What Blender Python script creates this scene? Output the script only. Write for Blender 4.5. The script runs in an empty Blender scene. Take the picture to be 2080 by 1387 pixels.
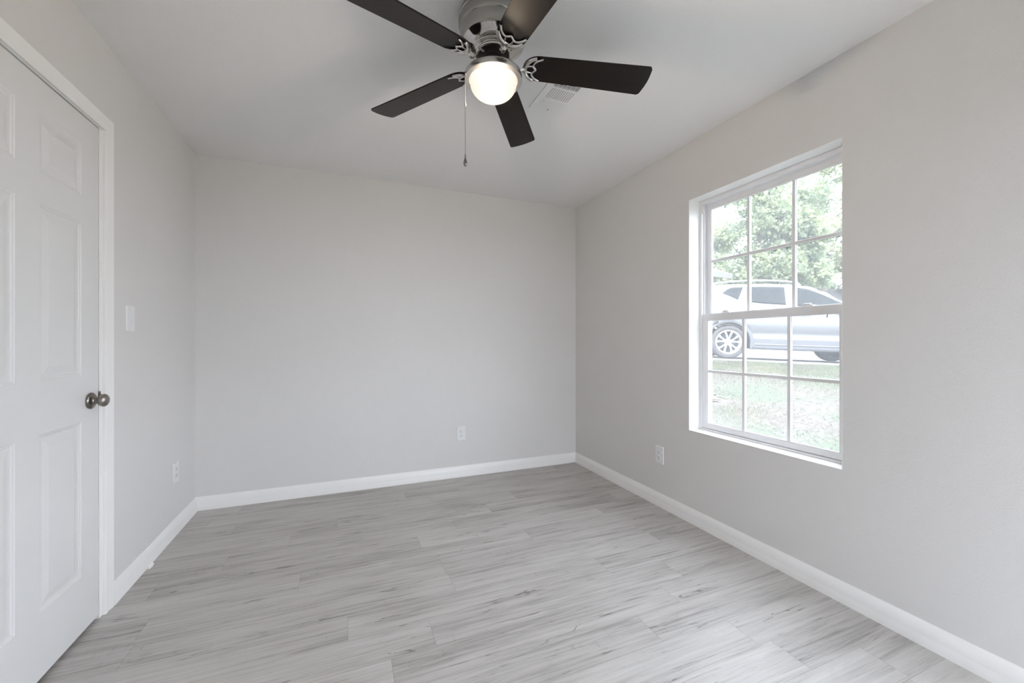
import bpy, bmesh, math, random
from mathutils import Vector, Matrix
random.seed(7)
sc = bpy.context.scene
COL = sc.collection
PI = math.pi

# ------------------------------------------------------------------ camera
YAW = math.radians(22.158)
CAM_Z = 1.1575
cam_d = bpy.data.cameras.new('camera')
cam_d.sensor_fit = 'HORIZONTAL'
cam_d.sensor_width = 36.0
cam_d.lens = 825.0 / 2080.0 * 36.0
cam_d.clip_start = 0.02
cam_d.clip_end = 300
cam = bpy.data.objects.new('camera', cam_d)
cam.location = (0, 0, CAM_Z)
cam.rotation_euler = (PI / 2, 0, -YAW)
COL.objects.link(cam)
sc.camera = cam

# ------------------------------------------------------------------ light
world = bpy.data.worlds.new('world')
sc.world = world
world.use_nodes = True
bg = world.node_tree.nodes['Background']
bg.inputs['Color'].default_value = (0.86, 0.93, 1.06, 1)
bg.inputs['Strength'].default_value = 9.0

sun_d = bpy.data.lights.new('sun', 'SUN')
sun_d.energy = 11.0
sun_d.color = (1.0, 0.96, 0.86)
sun_d.angle = math.radians(2.0)
sun = bpy.data.objects.new('sun', sun_d)
sun.rotation_euler = Vector((0.45, 0.40, -1.0)).to_track_quat('-Z', 'Y').to_euler()
COL.objects.link(sun)

sc.view_settings.view_transform = 'Standard'
sc.view_settings.look = 'None'
sc.view_settings.exposure = 0.06
sc.view_settings.gamma = 1.0
sc.view_settings.use_curve_mapping = False
sc.cycles.max_bounces = 14
sc.cycles.diffuse_bounces = 8
sc.cycles.glossy_bounces = 5
sc.cycles.transmission_bounces = 8
sc.cycles.transparent_max_bounces = 16
sc.cycles.sample_clamp_indirect = 6.0

BULB = 3600.0          # radiance of the frosted bulb inside the fan light

# ------------------------------------------------------------------ room numbers (metres)
XL, XR, YB, YF, H = -0.9592, 2.0445, 3.3935, -0.62, 2.44
XO = XR + 0.19                        # outer face of the window wall
WY0, WY1, WZ0, WZ1 = 1.120, 1.995, 0.586, 2.067   # window opening
DY0, DY1, DZ1 = 1.414, 2.220, 2.045   # door leaf
RX0, RX1, RZ0, RZ1 = 0.85, 1.92, 0.10, 2.07     # opening added in the wall behind the camera for fill daylight
TY0, TY1, TZ0, TZ1 = -0.52, 0.460, 0.28, 2.14               # unseen opening added beside the camera for fill daylight


# ------------------------------------------------------------------ materials
def nodes(name):
    m = bpy.data.materials.new(name)
    m.use_nodes = True
    nt = m.node_tree
    return m, nt, nt.nodes, nt.links, nt.nodes['Principled BSDF']


def mat(name, col, rough=0.5, metal=0.0, bump=None, var=None, spec=None, coat=None):
    """bump = (scale, distance); var = (scale, amount) slight mottling of the colour."""
    m, nt, N, L, b = nodes(name)
    b.inputs['Base Color'].default_value = (*col, 1)
    b.inputs['Roughness'].default_value = rough
    b.inputs['Metallic'].default_value = metal
    if spec is not None:
        b.inputs['Specular IOR Level'].default_value = spec
    if coat:
        b.inputs['Coat Weight'].default_value = coat
        b.inputs['Coat Roughness'].default_value = 0.15
    tc = None
    if bump or var:
        tc = N.new('ShaderNodeTexCoord')
    if bump:
        n = N.new('ShaderNodeTexNoise')
        n.inputs['Scale'].default_value = bump[0]
        n.inputs['Detail'].default_value = 3
        L.new(tc.outputs['Object'], n.inputs['Vector'])
        bp = N.new('ShaderNodeBump')
        bp.inputs['Strength'].default_value = 0.5
        bp.inputs['Distance'].default_value = bump[1]
        L.new(n.outputs['Fac'], bp.inputs['Height'])
        L.new(bp.outputs['Normal'], b.inputs['Normal'])
    if var:
        n = N.new('ShaderNodeTexNoise')
        n.inputs['Scale'].default_value = var[0]
        n.inputs['Detail'].default_value = 4
        L.new(tc.outputs['Object'], n.inputs['Vector'])
        r = N.new('ShaderNodeValToRGB')
        r.color_ramp.elements[0].position = 0.3
        r.color_ramp.elements[1].position = 0.7
        a = var[1]
        r.color_ramp.elements[0].color = (*[c * (1 - a) for c in col], 1)
        r.color_ramp.elements[1].color = (*[min(1, c * (1 + a)) for c in col], 1)
        L.new(n.outputs['Fac'], r.inputs['Fac'])
        L.new(r.outputs['Color'], b.inputs['Base Color'])
    return m


M = {}
M['wall'] = mat('wall_paint', (0.690, 0.674, 0.660), 0.62, bump=(190, 0.0016), var=(0.9, 0.012))
M['ceiling'] = mat('ceiling_paint', (0.800, 0.790, 0.780), 0.8, bump=(130, 0.0022))
M['trim'] = mat('white_semi_gloss_trim', (0.845, 0.835, 0.82), 0.34, bump=(60, 0.0003))
M['door'] = mat('white_door_paint', (0.705, 0.70, 0.69), 0.38, bump=(85, 0.0004))
M['vinyl'] = mat('white_vinyl', (0.80, 0.80, 0.81), 0.33)
M['plastic'] = mat('white_plastic', (0.77, 0.77, 0.77), 0.35)
M['slot'] = mat('dark_slot', (0.02, 0.02, 0.02), 0.8)
M['nickel'] = mat('brushed_nickel', (0.56, 0.535, 0.505), 0.25, 1.0, bump=(240, 0.00015))
M['nickel_shaded'] = mat('brushed_nickel_shaded', (0.40, 0.385, 0.365), 0.27, 1.0, bump=(240, 0.00015))  # same nickel, base colour darkened for the shaded look of the fan housing
M['polished'] = mat('polished_nickel', (0.62, 0.60, 0.575), 0.09, 1.0)
M['nickel_dark'] = mat('aged_pewter', (0.25, 0.235, 0.215), 0.22, 1.0)
M['satin'] = mat('satin_pewter_knob', (0.33, 0.305, 0.28), 0.33, 1.0)
M['hub'] = mat('dark_motor_hub', (0.035, 0.03, 0.027), 0.4, 0.5)
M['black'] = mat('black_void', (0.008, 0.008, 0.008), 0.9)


def wood_blade():
    m, nt, N, L, b = nodes('espresso_wood')
    tc = N.new('ShaderNodeTexCoord')
    mp = N.new('ShaderNodeMapping')
    mp.inputs['Scale'].default_value = (3.0, 60.0, 20.0)
    n = N.new('ShaderNodeTexNoise')
    n.inputs['Scale'].default_value = 1.0
    n.inputs['Detail'].default_value = 5
    r = N.new('ShaderNodeValToRGB')
    r.color_ramp.elements[0].position = 0.35
    r.color_ramp.elements[0].color = (0.0030, 0.0018, 0.0013, 1)
    r.color_ramp.elements[1].position = 0.75
    r.color_ramp.elements[1].color = (0.0075, 0.0042, 0.0028, 1)
    L.new(tc.outputs['Object'], mp.inputs['Vector'])
    L.new(mp.outputs['Vector'], n.inputs['Vector'])
    L.new(n.outputs['Fac'], r.inputs['Fac'])
    L.new(r.outputs['Color'], b.inputs['Base Color'])
    b.inputs['Roughness'].default_value = 0.33
    b.inputs['Specular IOR Level'].default_value = 0.30
    return m


M['blade'] = wood_blade()


def frosted_globe():
    m, nt, N, L, b = nodes('frosted_glass_globe')
    N.remove(b)
    out = N['Material Output']
    tl = N.new('ShaderNodeBsdfTranslucent')
    tl.inputs['Color'].default_value = (0.0014, 0.00125, 0.0011, 1)
    rf = N.new('ShaderNodeBsdfRefraction')
    rf.inputs['Color'].default_value = (0.0040, 0.0036, 0.0032, 1)
    rf.inputs['Roughness'].default_value = 0.52
    rf.inputs['IOR'].default_value = 1.15
    tp = N.new('ShaderNodeBsdfTransparent')
    tp.inputs['Color'].default_value = (1.0, 0.93, 0.85, 1)
    gl = N.new('ShaderNodeBsdfGlossy')
    gl.inputs['Roughness'].default_value = 0.25
    m1 = N.new('ShaderNodeMixShader'); m1.inputs['Fac'].default_value = 0.40
    m2 = N.new('ShaderNodeMixShader'); m2.inputs['Fac'].default_value = 0.12
    m3 = N.new('ShaderNodeMixShader'); m3.inputs['Fac'].default_value = 0.04
    L.new(tl.outputs[0], m1.inputs[1]); L.new(rf.outputs[0], m1.inputs[2])
    L.new(m1.outputs[0], m2.inputs[1]); L.new(tp.outputs[0], m2.inputs[2])
    L.new(m2.outputs[0], m3.inputs[1]); L.new(gl.outputs[0], m3.inputs[2])
    # the glass itself glows softly, lit through by the bulb
    em = N.new('ShaderNodeEmission')
    em.inputs['Color'].default_value = (1.0, 0.93, 0.87, 1)
    em.inputs['Strength'].default_value = 0.62
    ad = N.new('ShaderNodeAddShader')
    L.new(m3.outputs[0], ad.inputs[0]); L.new(em.outputs[0], ad.inputs[1])
    L.new(ad.outputs[0], out.inputs['Surface'])
    return m


M['globe'] = frosted_globe()


def emission(name, col, s):
    m, nt, N, L, b = nodes(name)
    N.remove(b)
    e = N.new('ShaderNodeEmission')
    e.inputs['Color'].default_value = (*col, 1)
    e.inputs['Strength'].default_value = s
    L.new(e.outputs[0], N['Material Output'].inputs['Surface'])
    return m


M['bulb'] = emission('lit_bulb', (1.0, 0.86, 0.70), BULB)


def window_glass():
    """clear pane with a translucent veil imitating the bright haze over the view"""
    m, nt, N, L, b = nodes('hazy_window_glass')
    N.remove(b)
    tp = N.new('ShaderNodeBsdfTransparent'); tp.inputs['Color'].default_value = (0.97, 0.98, 0.98, 1)
    tl = N.new('ShaderNodeBsdfTranslucent'); tl.inputs['Color'].default_value = (1, 1, 1, 1)  # white veil mixed into the pane for the washed-out glare outside
    gl = N.new('ShaderNodeBsdfGlossy'); gl.inputs['Roughness'].default_value = 0.02
    tc = N.new('ShaderNodeTexCoord')
    n = N.new('ShaderNodeTexNoise'); n.inputs['Scale'].default_value = 3.0
    L.new(tc.outputs['Object'], n.inputs['Vector'])
    mr = N.new('ShaderNodeMapRange')
    mr.inputs['To Min'].default_value = 0.036; mr.inputs['To Max'].default_value = 0.052
    L.new(n.outputs['Fac'], mr.inputs['Value'])
    m1 = N.new('ShaderNodeMixShader')
    L.new(mr.outputs['Result'], m1.inputs['Fac'])
    L.new(tp.outputs[0], m1.inputs[1]); L.new(tl.outputs[0], m1.inputs[2])
    m2 = N.new('ShaderNodeMixShader'); m2.inputs['Fac'].default_value = 0.03
    L.new(m1.outputs[0], m2.inputs[1]); L.new(gl.outputs[0], m2.inputs[2])
    L.new(m2.outputs[0], N['Material Output'].inputs['Surface'])
    return m


M['glass'] = window_glass()


def floor_mat():
    m, nt, N, L, b = nodes('grey_oak_vinyl_plank')

    def math_(op, a=None, c=None, clamp=False):
        n = N.new('ShaderNodeMath'); n.operation = op; n.use_clamp = clamp
        for i, v in enumerate((a, c)):
            if v is None:
                continue
            if isinstance(v, (int, float)):
                n.inputs[i].default_value = v
            else:
                L.new(v, n.inputs[i])
        return n.outputs[0]

    def noise(vec, scale, detail=4, dist=0.0, rough=0.5):
        n = N.new('ShaderNodeTexNoise')
        n.inputs['Scale'].default_value = scale
        n.inputs['Detail'].default_value = detail
        n.inputs['Distortion'].default_value = dist
        n.inputs['Roughness'].default_value = rough
        L.new(vec, n.inputs['Vector'])
        return n.outputs['Fac']

    def mapping(scale):
        mp = N.new('ShaderNodeMapping')
        mp.inputs['Scale'].default_value = scale
        L.new(shift, mp.inputs['Vector'])
        return mp.outputs['Vector']

    tc = N.new('ShaderNodeTexCoord')
    at = N.new('ShaderNodeAttribute'); at.attribute_name = 'plank'
    sep = N.new('ShaderNodeSeparateColor'); L.new(at.outputs['Color'], sep.inputs['Color'])
    rnd, rnd2, rnd3 = sep.outputs[0], sep.outputs[1], sep.outputs[2]
    off = N.new('ShaderNodeCombineXYZ')
    L.new(math_('MULTIPLY', rnd, 37.0), off.inputs[0])
    L.new(math_('MULTIPLY', rnd2, 53.0), off.inputs[1])
    va = N.new('ShaderNodeVectorMath'); va.operation = 'ADD'
    L.new(tc.outputs['Object'], va.inputs[0]); L.new(off.outputs[0], va.inputs[1])
    shift = va.outputs[0]

    grain = noise(mapping((2.2, 62.0, 1)), 1.0, 7, 0.6, 0.62)
    fine = noise(mapping((9.0, 330.0, 1)), 1.0, 4, 0.2, 0.6)
    cloud = noise(mapping((1.6, 8.0, 1)), 1.0, 4, 0.5)
    # cathedral rings
    ring_n = noise(mapping((0.9, 7.0, 1)), 1.0, 3, 1.2)
    ring = math_('ABSOLUTE', math_('SINE', math_('MULTIPLY', ring_n, 60.0)))
    # long thin cracks: where a stretched noise crosses its middle
    ck = noise(mapping((0.85, 17.0, 1)), 1.0, 4, 0.5)
    ckm = noise(mapping((2.4, 7.0, 1)), 1.0, 2)
    crack = math_('SUBTRACT', 1.0, math_('DIVIDE', math_('ABSOLUTE', math_('SUBTRACT', ck, 0.5)), 0.0065), True)
    crack = math_('MULTIPLY', crack, math_('MULTIPLY', math_('SUBTRACT', ckm, 0.52), 14.0, True), True)
    # faint saw marks across the board
    saw = noise(mapping((150.0, 9.0, 1)), 1.0, 2)
    sawm = noise(mapping((3.0, 14.0, 1)), 1.0, 2)
    saw = math_('MULTIPLY', math_('MULTIPLY', math_('SUBTRACT', saw, 0.58), 5.0, True),
                math_('MULTIPLY', math_('SUBTRACT', sawm, 0.55), 7.0, True), True)

    ramp = N.new('ShaderNodeValToRGB')
    cr = ramp.color_ramp
    cr.elements[0].position = 0.27; cr.elements[0].color = (0.215, 0.198, 0.182, 1)
    cr.elements[1].position = 0.68; cr.elements[1].color = (0.600, 0.580, 0.556, 1)
    e = cr.elements.new(0.46); e.color = (0.455, 0.435, 0.413, 1)
    t = math_('ADD', math_('MULTIPLY', grain, 0.52), math_('MULTIPLY', cloud, 0.38))
    t = math_('ADD', t, math_('MULTIPLY', fine, 0.16))
    t = math_('SUBTRACT', t, 0.05)
    t = math_('ADD', t, math_('MULTIPLY', math_('SUBTRACT', rnd3, 0.5), 0.06))
    t = math_('SUBTRACT', t, math_('MULTIPLY', math_('SUBTRACT', 0.25, ring, True), 0.16))
    t = math_('SUBTRACT', t, math_('MULTIPLY', crack, 0.5))
    t = math_('SUBTRACT', t, math_('MULTIPLY', saw, 0.13))
    L.new(t, ramp.inputs['Fac'])
    # fine joint line round every board
    uv = N.new('ShaderNodeUVMap'); uv.uv_map = 'plank_uv'
    su = N.new('ShaderNodeSeparateXYZ'); L.new(uv.outputs[0], su.inputs[0])
    ex = math_('MINIMUM', su.outputs[0], math_('SUBTRACT', 1.22, su.outputs[0]))
    ey = math_('MINIMUM', su.outputs[1], math_('SUBTRACT', 0.152, su.outputs[1]))
    edge = math_('SUBTRACT', 1.0, math_('DIVIDE', math_('MINIMUM', ex, ey), 0.0016), True)
    mixc = N.new('ShaderNodeMix'); mixc.data_type = 'RGBA'
    L.new(math_('MULTIPLY', edge, 0.38), mixc.inputs['Factor'])
    L.new(ramp.outputs['Color'], mixc.inputs[6])
    mixc.inputs[7].default_value = (0.07, 0.065, 0.06, 1)
    L.new(mixc.outputs[2], b.inputs['Base Color'])
    rg = math_('ADD', 0.34, math_('MULTIPLY', grain, 0.16))
    L.new(rg, b.inputs['Roughness'])
    b.inputs['Specular IOR Level'].default_value = 0.55
    bp = N.new('ShaderNodeBump'); bp.inputs['Strength'].default_value = 0.35
    bp.inputs['Distance'].default_value = 0.0012
    hgt = math_('SUBTRACT', math_('ADD', math_('MULTIPLY', grain, 0.6), math_('MULTIPLY', fine, 0.5)),
                math_('ADD', crack, edge))
    L.new(hgt, bp.inputs['Height'])
    L.new(bp.outputs['Normal'], b.inputs['Normal'])
    return m


M['floor'] = floor_mat()


def lawn_mat():
    m, nt, N, L, b = nodes('patchy_lawn')
    tc = N.new('ShaderNodeTexCoord')
    n1 = N.new('ShaderNodeTexNoise'); n1.inputs['Scale'].default_value = 1.1; n1.inputs['Detail'].default_value = 6
    n2 = N.new('ShaderNodeTexNoise'); n2.inputs['Scale'].default_value = 26; n2.inputs['Detail'].default_value = 5
    for n in (n1, n2):
        L.new(tc.outputs['Object'], n.inputs['Vector'])
    r1 = N.new('ShaderNodeValToRGB')
    r1.color_ramp.elements[0].position = 0.40; r1.color_ramp.elements[0].color = (0.070, 0.063, 0.055, 1)
    r1.color_ramp.elements[1].position = 0.58; r1.color_ramp.elements[1].color = (0.053, 0.064, 0.044, 1)
    L.new(n1.outputs['Fac'], r1.inputs['Fac'])
    r2 = N.new('ShaderNodeValToRGB')
    r2.color_ramp.elements[0].position = 0.30; r2.color_ramp.elements[0].color = (0.42, 0.42, 0.42, 1)
    r2.color_ramp.elements[1].position = 0.68; r2.color_ramp.elements[1].color = (1.35, 1.35, 1.35, 1)
    L.new(n2.outputs['Fac'], r2.inputs['Fac'])
    mx = N.new('ShaderNodeMix'); mx.data_type = 'RGBA'; mx.blend_type = 'MULTIPLY'
    mx.inputs['Factor'].default_value = 1
    L.new(r1.outputs['Color'], mx.inputs[6]); L.new(r2.outputs['Color'], mx.inputs[7])
    L.new(mx.outputs[2], b.inputs['Base Color'])
    b.inputs['Roughness'].default_value = 0.95
    b.inputs['Specular IOR Level'].default_value = 0.1
    return m


M['lawn'] = lawn_mat()
M['concrete'] = mat('pale_concrete', (0.125, 0.121, 0.116), 0.9, bump=(40, 0.004), var=(2.0, 0.10))
M['straw'] = mat('dry_leaves', (0.24, 0.17, 0.09), 0.9, var=(9, 0.3))
M['bark'] = mat('grey_bark', (0.085, 0.070, 0.062), 0.95, bump=(18, 0.03), var=(6, 0.35))


def leaf_mat(name, col):
    m, nt, N, L, b = nodes(name)
    N.remove(b)
    tc = N.new('ShaderNodeTexCoord')
    n = N.new('ShaderNodeTexNoise'); n.inputs['Scale'].default_value = 1.3; n.inputs['Detail'].default_value = 5
    L.new(tc.outputs['Object'], n.inputs['Vector'])
    r = N.new('ShaderNodeValToRGB')
    r.color_ramp.elements[0].position = 0.35; r.color_ramp.elements[0].color = (*[c * 0.75 for c in col], 1)
    r.color_ramp.elements[1].position = 0.65; r.color_ramp.elements[1].color = (col[0] * 1.45, col[1] * 1.3, col[2] * 1.1, 1)
    L.new(n.outputs['Fac'], r.inputs['Fac'])
    d = N.new('ShaderNodeBsdfDiffuse'); t = N.new('ShaderNodeBsdfTranslucent')
    L.new(r.outputs[0], d.inputs[0]); L.new(r.outputs[0], t.inputs[0])
    mx = N.new('ShaderNodeMixShader'); mx.inputs[0].default_value = 0.48
    L.new(d.outputs[0], mx.inputs[1]); L.new(t.outputs[0], mx.inputs[2])
    L.new(mx.outputs[0], N['Material Output'].inputs['Surface'])
    return m


M['grass'] = leaf_mat('grass_blades', (0.105, 0.122, 0.084))
M['leaf'] = leaf_mat('star_leaves', (0.235, 0.295, 0.205))
M['leaf2'] = leaf_mat('pale_leaves', (0.250, 0.295, 0.215))
M['car'] = mat('silver_car_paint', (0.090, 0.092, 0.099), 0.28, 0.30, coat=0.6)
M['cladding'] = mat('grey_plastic_cladding', (0.060, 0.062, 0.070), 0.6)
M['tyre'] = mat('tyre_rubber', (0.045, 0.043, 0.045), 0.85)
M['rim'] = mat('silver_alloy', (0.42, 0.42, 0.43), 0.35, 0.3)
M['car_glass'] = mat('tinted_car_glass', (0.010, 0.013, 0.014), 0.06, spec=0.13)
M['sill'] = mat('grey_sill_strip', (0.085, 0.087, 0.095), 0.4)
M['chrome'] = mat('chrome_strip', (0.62, 0.63, 0.65), 0.2, 0.9)
M['siding'] = mat('white_siding', (0.100, 0.098, 0.094), 0.85, var=(1.0, 0.05))
M['siding2'] = mat('tan_siding', (0.085, 0.080, 0.073), 0.85, var=(1.0, 0.06))
M['shingle'] = mat('tan_shingles', (0.050, 0.041, 0.035), 0.95, bump=(6, 0.05), var=(5, 0.2))
M['shingle2'] = mat('grey_shingles', (0.066, 0.063, 0.063), 0.95, var=(5, 0.15))
M['fascia'] = mat('pale_fascia', (0.085, 0.083, 0.080), 0.8)
M['dark_win'] = mat('dark_house_window', (0.05, 0.055, 0.06), 0.2)


# ------------------------------------------------------------------ mesh helpers
def tag(o, label=None, cat=None, group=None, kind=None):
    if label: o['label'] = label
    if cat: o['category'] = cat
    if group: o['group'] = group
    if kind: o['kind'] = kind
    return o


def empty(name, loc, label=None, cat=None, group=None, kind=None):
    o = bpy.data.objects.new(name, None)
    o.empty_display_size = 0.05
    o.location = loc
    COL.objects.link(o)
    return tag(o, label, cat, group, kind)


def obj(name, bm, m, parent=None, smooth=False, rel=True, mx=None, bevel=None, angle=35):
    """link bm as ONE mesh object; rel: bm is in world coordinates and is moved into the parent's frame"""
    me = bpy.data.meshes.new(name)
    bmesh.ops.recalc_face_normals(bm, faces=bm.faces)
    if parent is not None and rel:
        pw = Vector((0, 0, 0)); q = parent
        while q is not None:
            pw += q.location; q = q.parent
        bm.transform(Matrix.Translation(-pw))
    bm.to_mesh(me); bm.free()
    for mm in (m if isinstance(m, (list, tuple)) else [m]):
        me.materials.append(mm)
    o = bpy.data.objects.new(name, me)
    COL.objects.link(o)
    if parent is not None:
        o.parent = parent
    if mx is not None:
        o.matrix_local = mx
    if smooth:
        for f in me.polygons:
            f.use_smooth = True
        me.set_sharp_from_angle(angle=math.radians(angle))
    if bevel:
        md = o.modifiers.new('bevel', 'BEVEL')
        md.width = bevel; md.segments = 2; md.limit_method = 'ANGLE'; md.angle_limit = math.radians(40)
    return o


def box(bm, x0, x1, y0, y1, z0, z1, mi=0):
    v = [bm.verts.new((x, y, z)) for x in (x0, x1) for y in (y0, y1) for z in (z0, z1)]
    for a in ((0, 1, 3, 2), (4, 6, 7, 5), (0, 4, 5, 1), (2, 3, 7, 6), (0, 2, 6, 4), (1, 5, 7, 3)):
        f = bm.faces.new([v[i] for i in a]); f.material_index = mi
    return v


def B(*a):
    bm = bmesh.new()
    if a:
        box(bm, *a)
    return bm


def lathe(bm, prof, c=(0, 0, 0), seg=48, axis='Z', cap=True):
    """prof: list of (radius, height) from one end to the other"""
    rings = []
    for r, h in prof:
        ring = []
        for i in range(seg):
            a = 2 * PI * i / seg
            p = (r * math.cos(a), r * math.sin(a), h)
            if axis == 'X': p = (h, p[0], p[1])
            if axis == 'Y': p = (p[0], h, p[1])
            ring.append(bm.verts.new((p[0] + c[0], p[1] + c[1], p[2] + c[2])))
        rings.append(ring)
    for a, b in zip(rings, rings[1:]):
        for i in range(seg):
            j = (i + 1) % seg
            bm.faces.new((a[i], a[j], b[j], b[i]))
    if cap:
        for rg in (rings[0], rings[-1]):
            bm.faces.new(rg)
    return bm


def tube(bm, pts, rad, seg=10, flat=1.0, up=(0, 0, 1)):
    """sweep an ellipse along pts; rad may be a list; flat squashes it along 'up'"""
    pts = [Vector(p) for p in pts]
    n = len(pts)
    rads = rad if isinstance(rad, (list, tuple)) else [rad] * n
    rings = []
    for i, p in enumerate(pts):
        t = (pts[min(i + 1, n - 1)] - pts[max(i - 1, 0)]).normalized()
        u = Vector(up)
        if abs(u.dot(t)) > 0.97:
            u = Vector((1, 0, 0))
        s = t.cross(u).normalized(); w = s.cross(t).normalized()
        rings.append([bm.verts.new(p + s * (rads[i] * math.cos(2 * PI * k / seg)) + w * (rads[i] * flat * math.sin(2 * PI * k / seg)))
                      for k in range(seg)])
    for a, b in zip(rings, rings[1:]):
        for k in range(seg):
            j = (k + 1) % seg
            bm.faces.new((a[k], a[j], b[j], b[k]))
    bm.faces.new(rings[0]); bm.faces.new(rings[-1])
    return bm


def prism(bm, poly, d0, d1, fn):
    """poly: 2-D outline; fn(u, v, d) -> 3-D"""
    a = [bm.verts.new(fn(u, v, d0)) for u, v in poly]
    b = [bm.verts.new(fn(u, v, d1)) for u, v in poly]
    n = len(poly)
    for i in range(n):
        j = (i + 1) % n
        bm.faces.new((a[i], a[j], b[j], b[i]))
    bm.faces.new(a); bm.faces.new(b[::-1])
    return bm


def smooth_path(pts, k=6):
    """Catmull-Rom through pts"""
    P = [Vector(p) for p in pts]
    P = [P[0] * 2 - P[1]] + P + [P[-1] * 2 - P[-2]]
    out = []
    for i in range(1, len(P) - 2):
        for j in range(k):
            t = j / k
            a, b, c, d = P[i - 1], P[i], P[i + 1], P[i + 2]
            out.append(0.5 * ((2 * b) + (c - a) * t + (2 * a - 5 * b + 4 * c - d) * t * t + (3 * b - a - 3 * c + d) * t ** 3))
    out.append(P[-2])
    return out


def structure(o, label, cat):
    return tag(o, label, cat, None, 'structure')


# ------------------------------------------------------------------ room shell
# floor: every board a face, rows as laid in the room (boards run along the back wall)
PW, PL, PY = 0.152, 1.22, 0.0165
row_x = {20: 0.407, 18: 1.165, 17: -0.307, 16: 0.633, 14: -0.21, 13: 0.459, 12: -0.75, 9: 0.151, 8: 1.133, 6: 0.30, 5: 1.80}
bm = bmesh.new()
uvl = bm.loops.layers.uv.new('plank_uv')
cl = bm.loops.layers.color.new('plank')
fy0, fy1, fx0, fx1 = YF - 0.1, YB + 0.1, XL - 1.6, XR + 0.1
rw = math.floor((fy0 - PY) / PW)
while PY + rw * PW < fy1:
    ya, yb = PY + rw * PW, PY + (rw + 1) * PW
    x = row_x.get(rw, random.uniform(0, PL))
    x -= math.ceil((x - fx0) / PL) * PL
    while x < fx1:
        xa, xb = max(x, fx0), min(x + PL, fx1)
        y0_, y1_ = max(ya, fy0), min(yb, fy1)
        if xb > xa and y1_ > y0_:
            f = bm.faces.new([bm.verts.new(q) for q in ((xa, y0_, 0), (xb, y0_, 0), (xb, y1_, 0), (xa, y1_, 0))])
            c = (random.random(), random.random(), random.random(), 1)
            for lp in f.loops:
                co = lp.vert.co
                lp[uvl].uv = (co.x - x, co.y - ya)
                lp[cl] = c
        x += PL
    rw += 1
# slab below the boards
box(bm, fx0, fx1, fy0, fy1, -0.12, -0.002)
floor = obj('floor', bm, M['floor'])
structure(floor, 'weathered grey wood plank floor running along the back wall', 'floor')

bm = B(fx0, XO, fy0, fy1 + 0.09, H, H + 0.14)
structure(obj('ceiling', bm, M['ceiling']), 'plain pale grey ceiling with fine texture', 'ceiling')

bm = B(fx0, XO, YB, YB + 0.19, -0.12, H)
structure(obj('wall_back', bm, M['wall']), 'plain light grey wall facing the camera', 'wall')

bm = bmesh.new()
YR0, YR1 = YF - 0.19, YB
YM = 0.80                             # the wall is laid out in two lengths, one for the window, one for the added opening
box(bm, XR, XO, YM, YR1, -0.12, WZ0)
box(bm, XR, XO, YM, YR1, WZ1, H)
box(bm, XR, XO, YM, WY0, WZ0, WZ1)
box(bm, XR, XO, YR0, YM, -0.12, TZ0)
box(bm, XR, XO, YR0, YM, TZ1, H)
box(bm, XR, XO, YR0, TY0, TZ0, TZ1)
box(bm, XR, XO, TY1, YM, TZ0, TZ1)
box(bm, XR, XO, WY1, YR1, WZ0, WZ1)
bmesh.ops.remove_doubles(bm, verts=bm.verts, dist=1e-5)
structure(obj('wall_right', bm, M['wall']), 'light grey wall with the window in it', 'wall')

bm = bmesh.new()
JY0, JY1, JZ = DY0 - 0.026, DY1 + 0.026, DZ1 + 0.018      # rough opening
XLo = XL - 0.12
box(bm, XLo, XL, YF, JY0, 0, H)
box(bm, XLo, XL, JY1, YB, 0, H)
box(bm, XLo, XL, JY0, JY1, JZ, H)
structure(obj('wall_left', bm, M['wall']), 'light grey wall with the panelled door in it', 'wall')

bm = bmesh.new()
box(bm, fx0, RX0, YF - 0.19, YF, 0, H)
box(bm, RX1, XR, YF - 0.19, YF, 0, H)
box(bm, RX0, RX1, YF - 0.19, YF, 0, RZ0)
box(bm, RX0, RX1, YF - 0.19, YF, RZ1, H)
structure(obj('wall_front', bm, M['wall']), 'light grey wall behind the camera', 'wall')
bm = B(fx0 - 0.1, fx0, fy0, fy1, 0, H)
structure(obj('wall_hall', bm, M['wall']), 'hall wall hidden behind the closed door', 'wall')

# unseen window added behind the camera to fill the room with daylight
w2 = empty('fill_window_rear', ((RX0 + RX1) / 2, YF - 0.12, RZ0))
structure(w2, 'unseen window added in the wall behind the camera for fill daylight', 'window')
bm = bmesh.new()
for a in ((RX0, RX1, RZ0, RZ0 + 0.05), (RX0, RX1, RZ1 - 0.05, RZ1), (RX0, RX0 + 0.05, RZ0 + 0.05, RZ1 - 0.05),
          (RX1 - 0.05, RX1, RZ0 + 0.05, RZ1 - 0.05), ((RX0 + RX1) / 2 - 0.025, (RX0 + RX1) / 2 + 0.025, RZ0 + 0.05, RZ1 - 0.05)):
    box(bm, a[0], a[1], YF - 0.15, YF - 0.09, a[2], a[3])
obj('frame', bm, M['vinyl'], w2)
obj('pane', B(RX0 + 0.05, RX1 - 0.05, YF - 0.122, YF - 0.118, RZ0 + 0.05, RZ1 - 0.05), M['glass'], w2)

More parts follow.
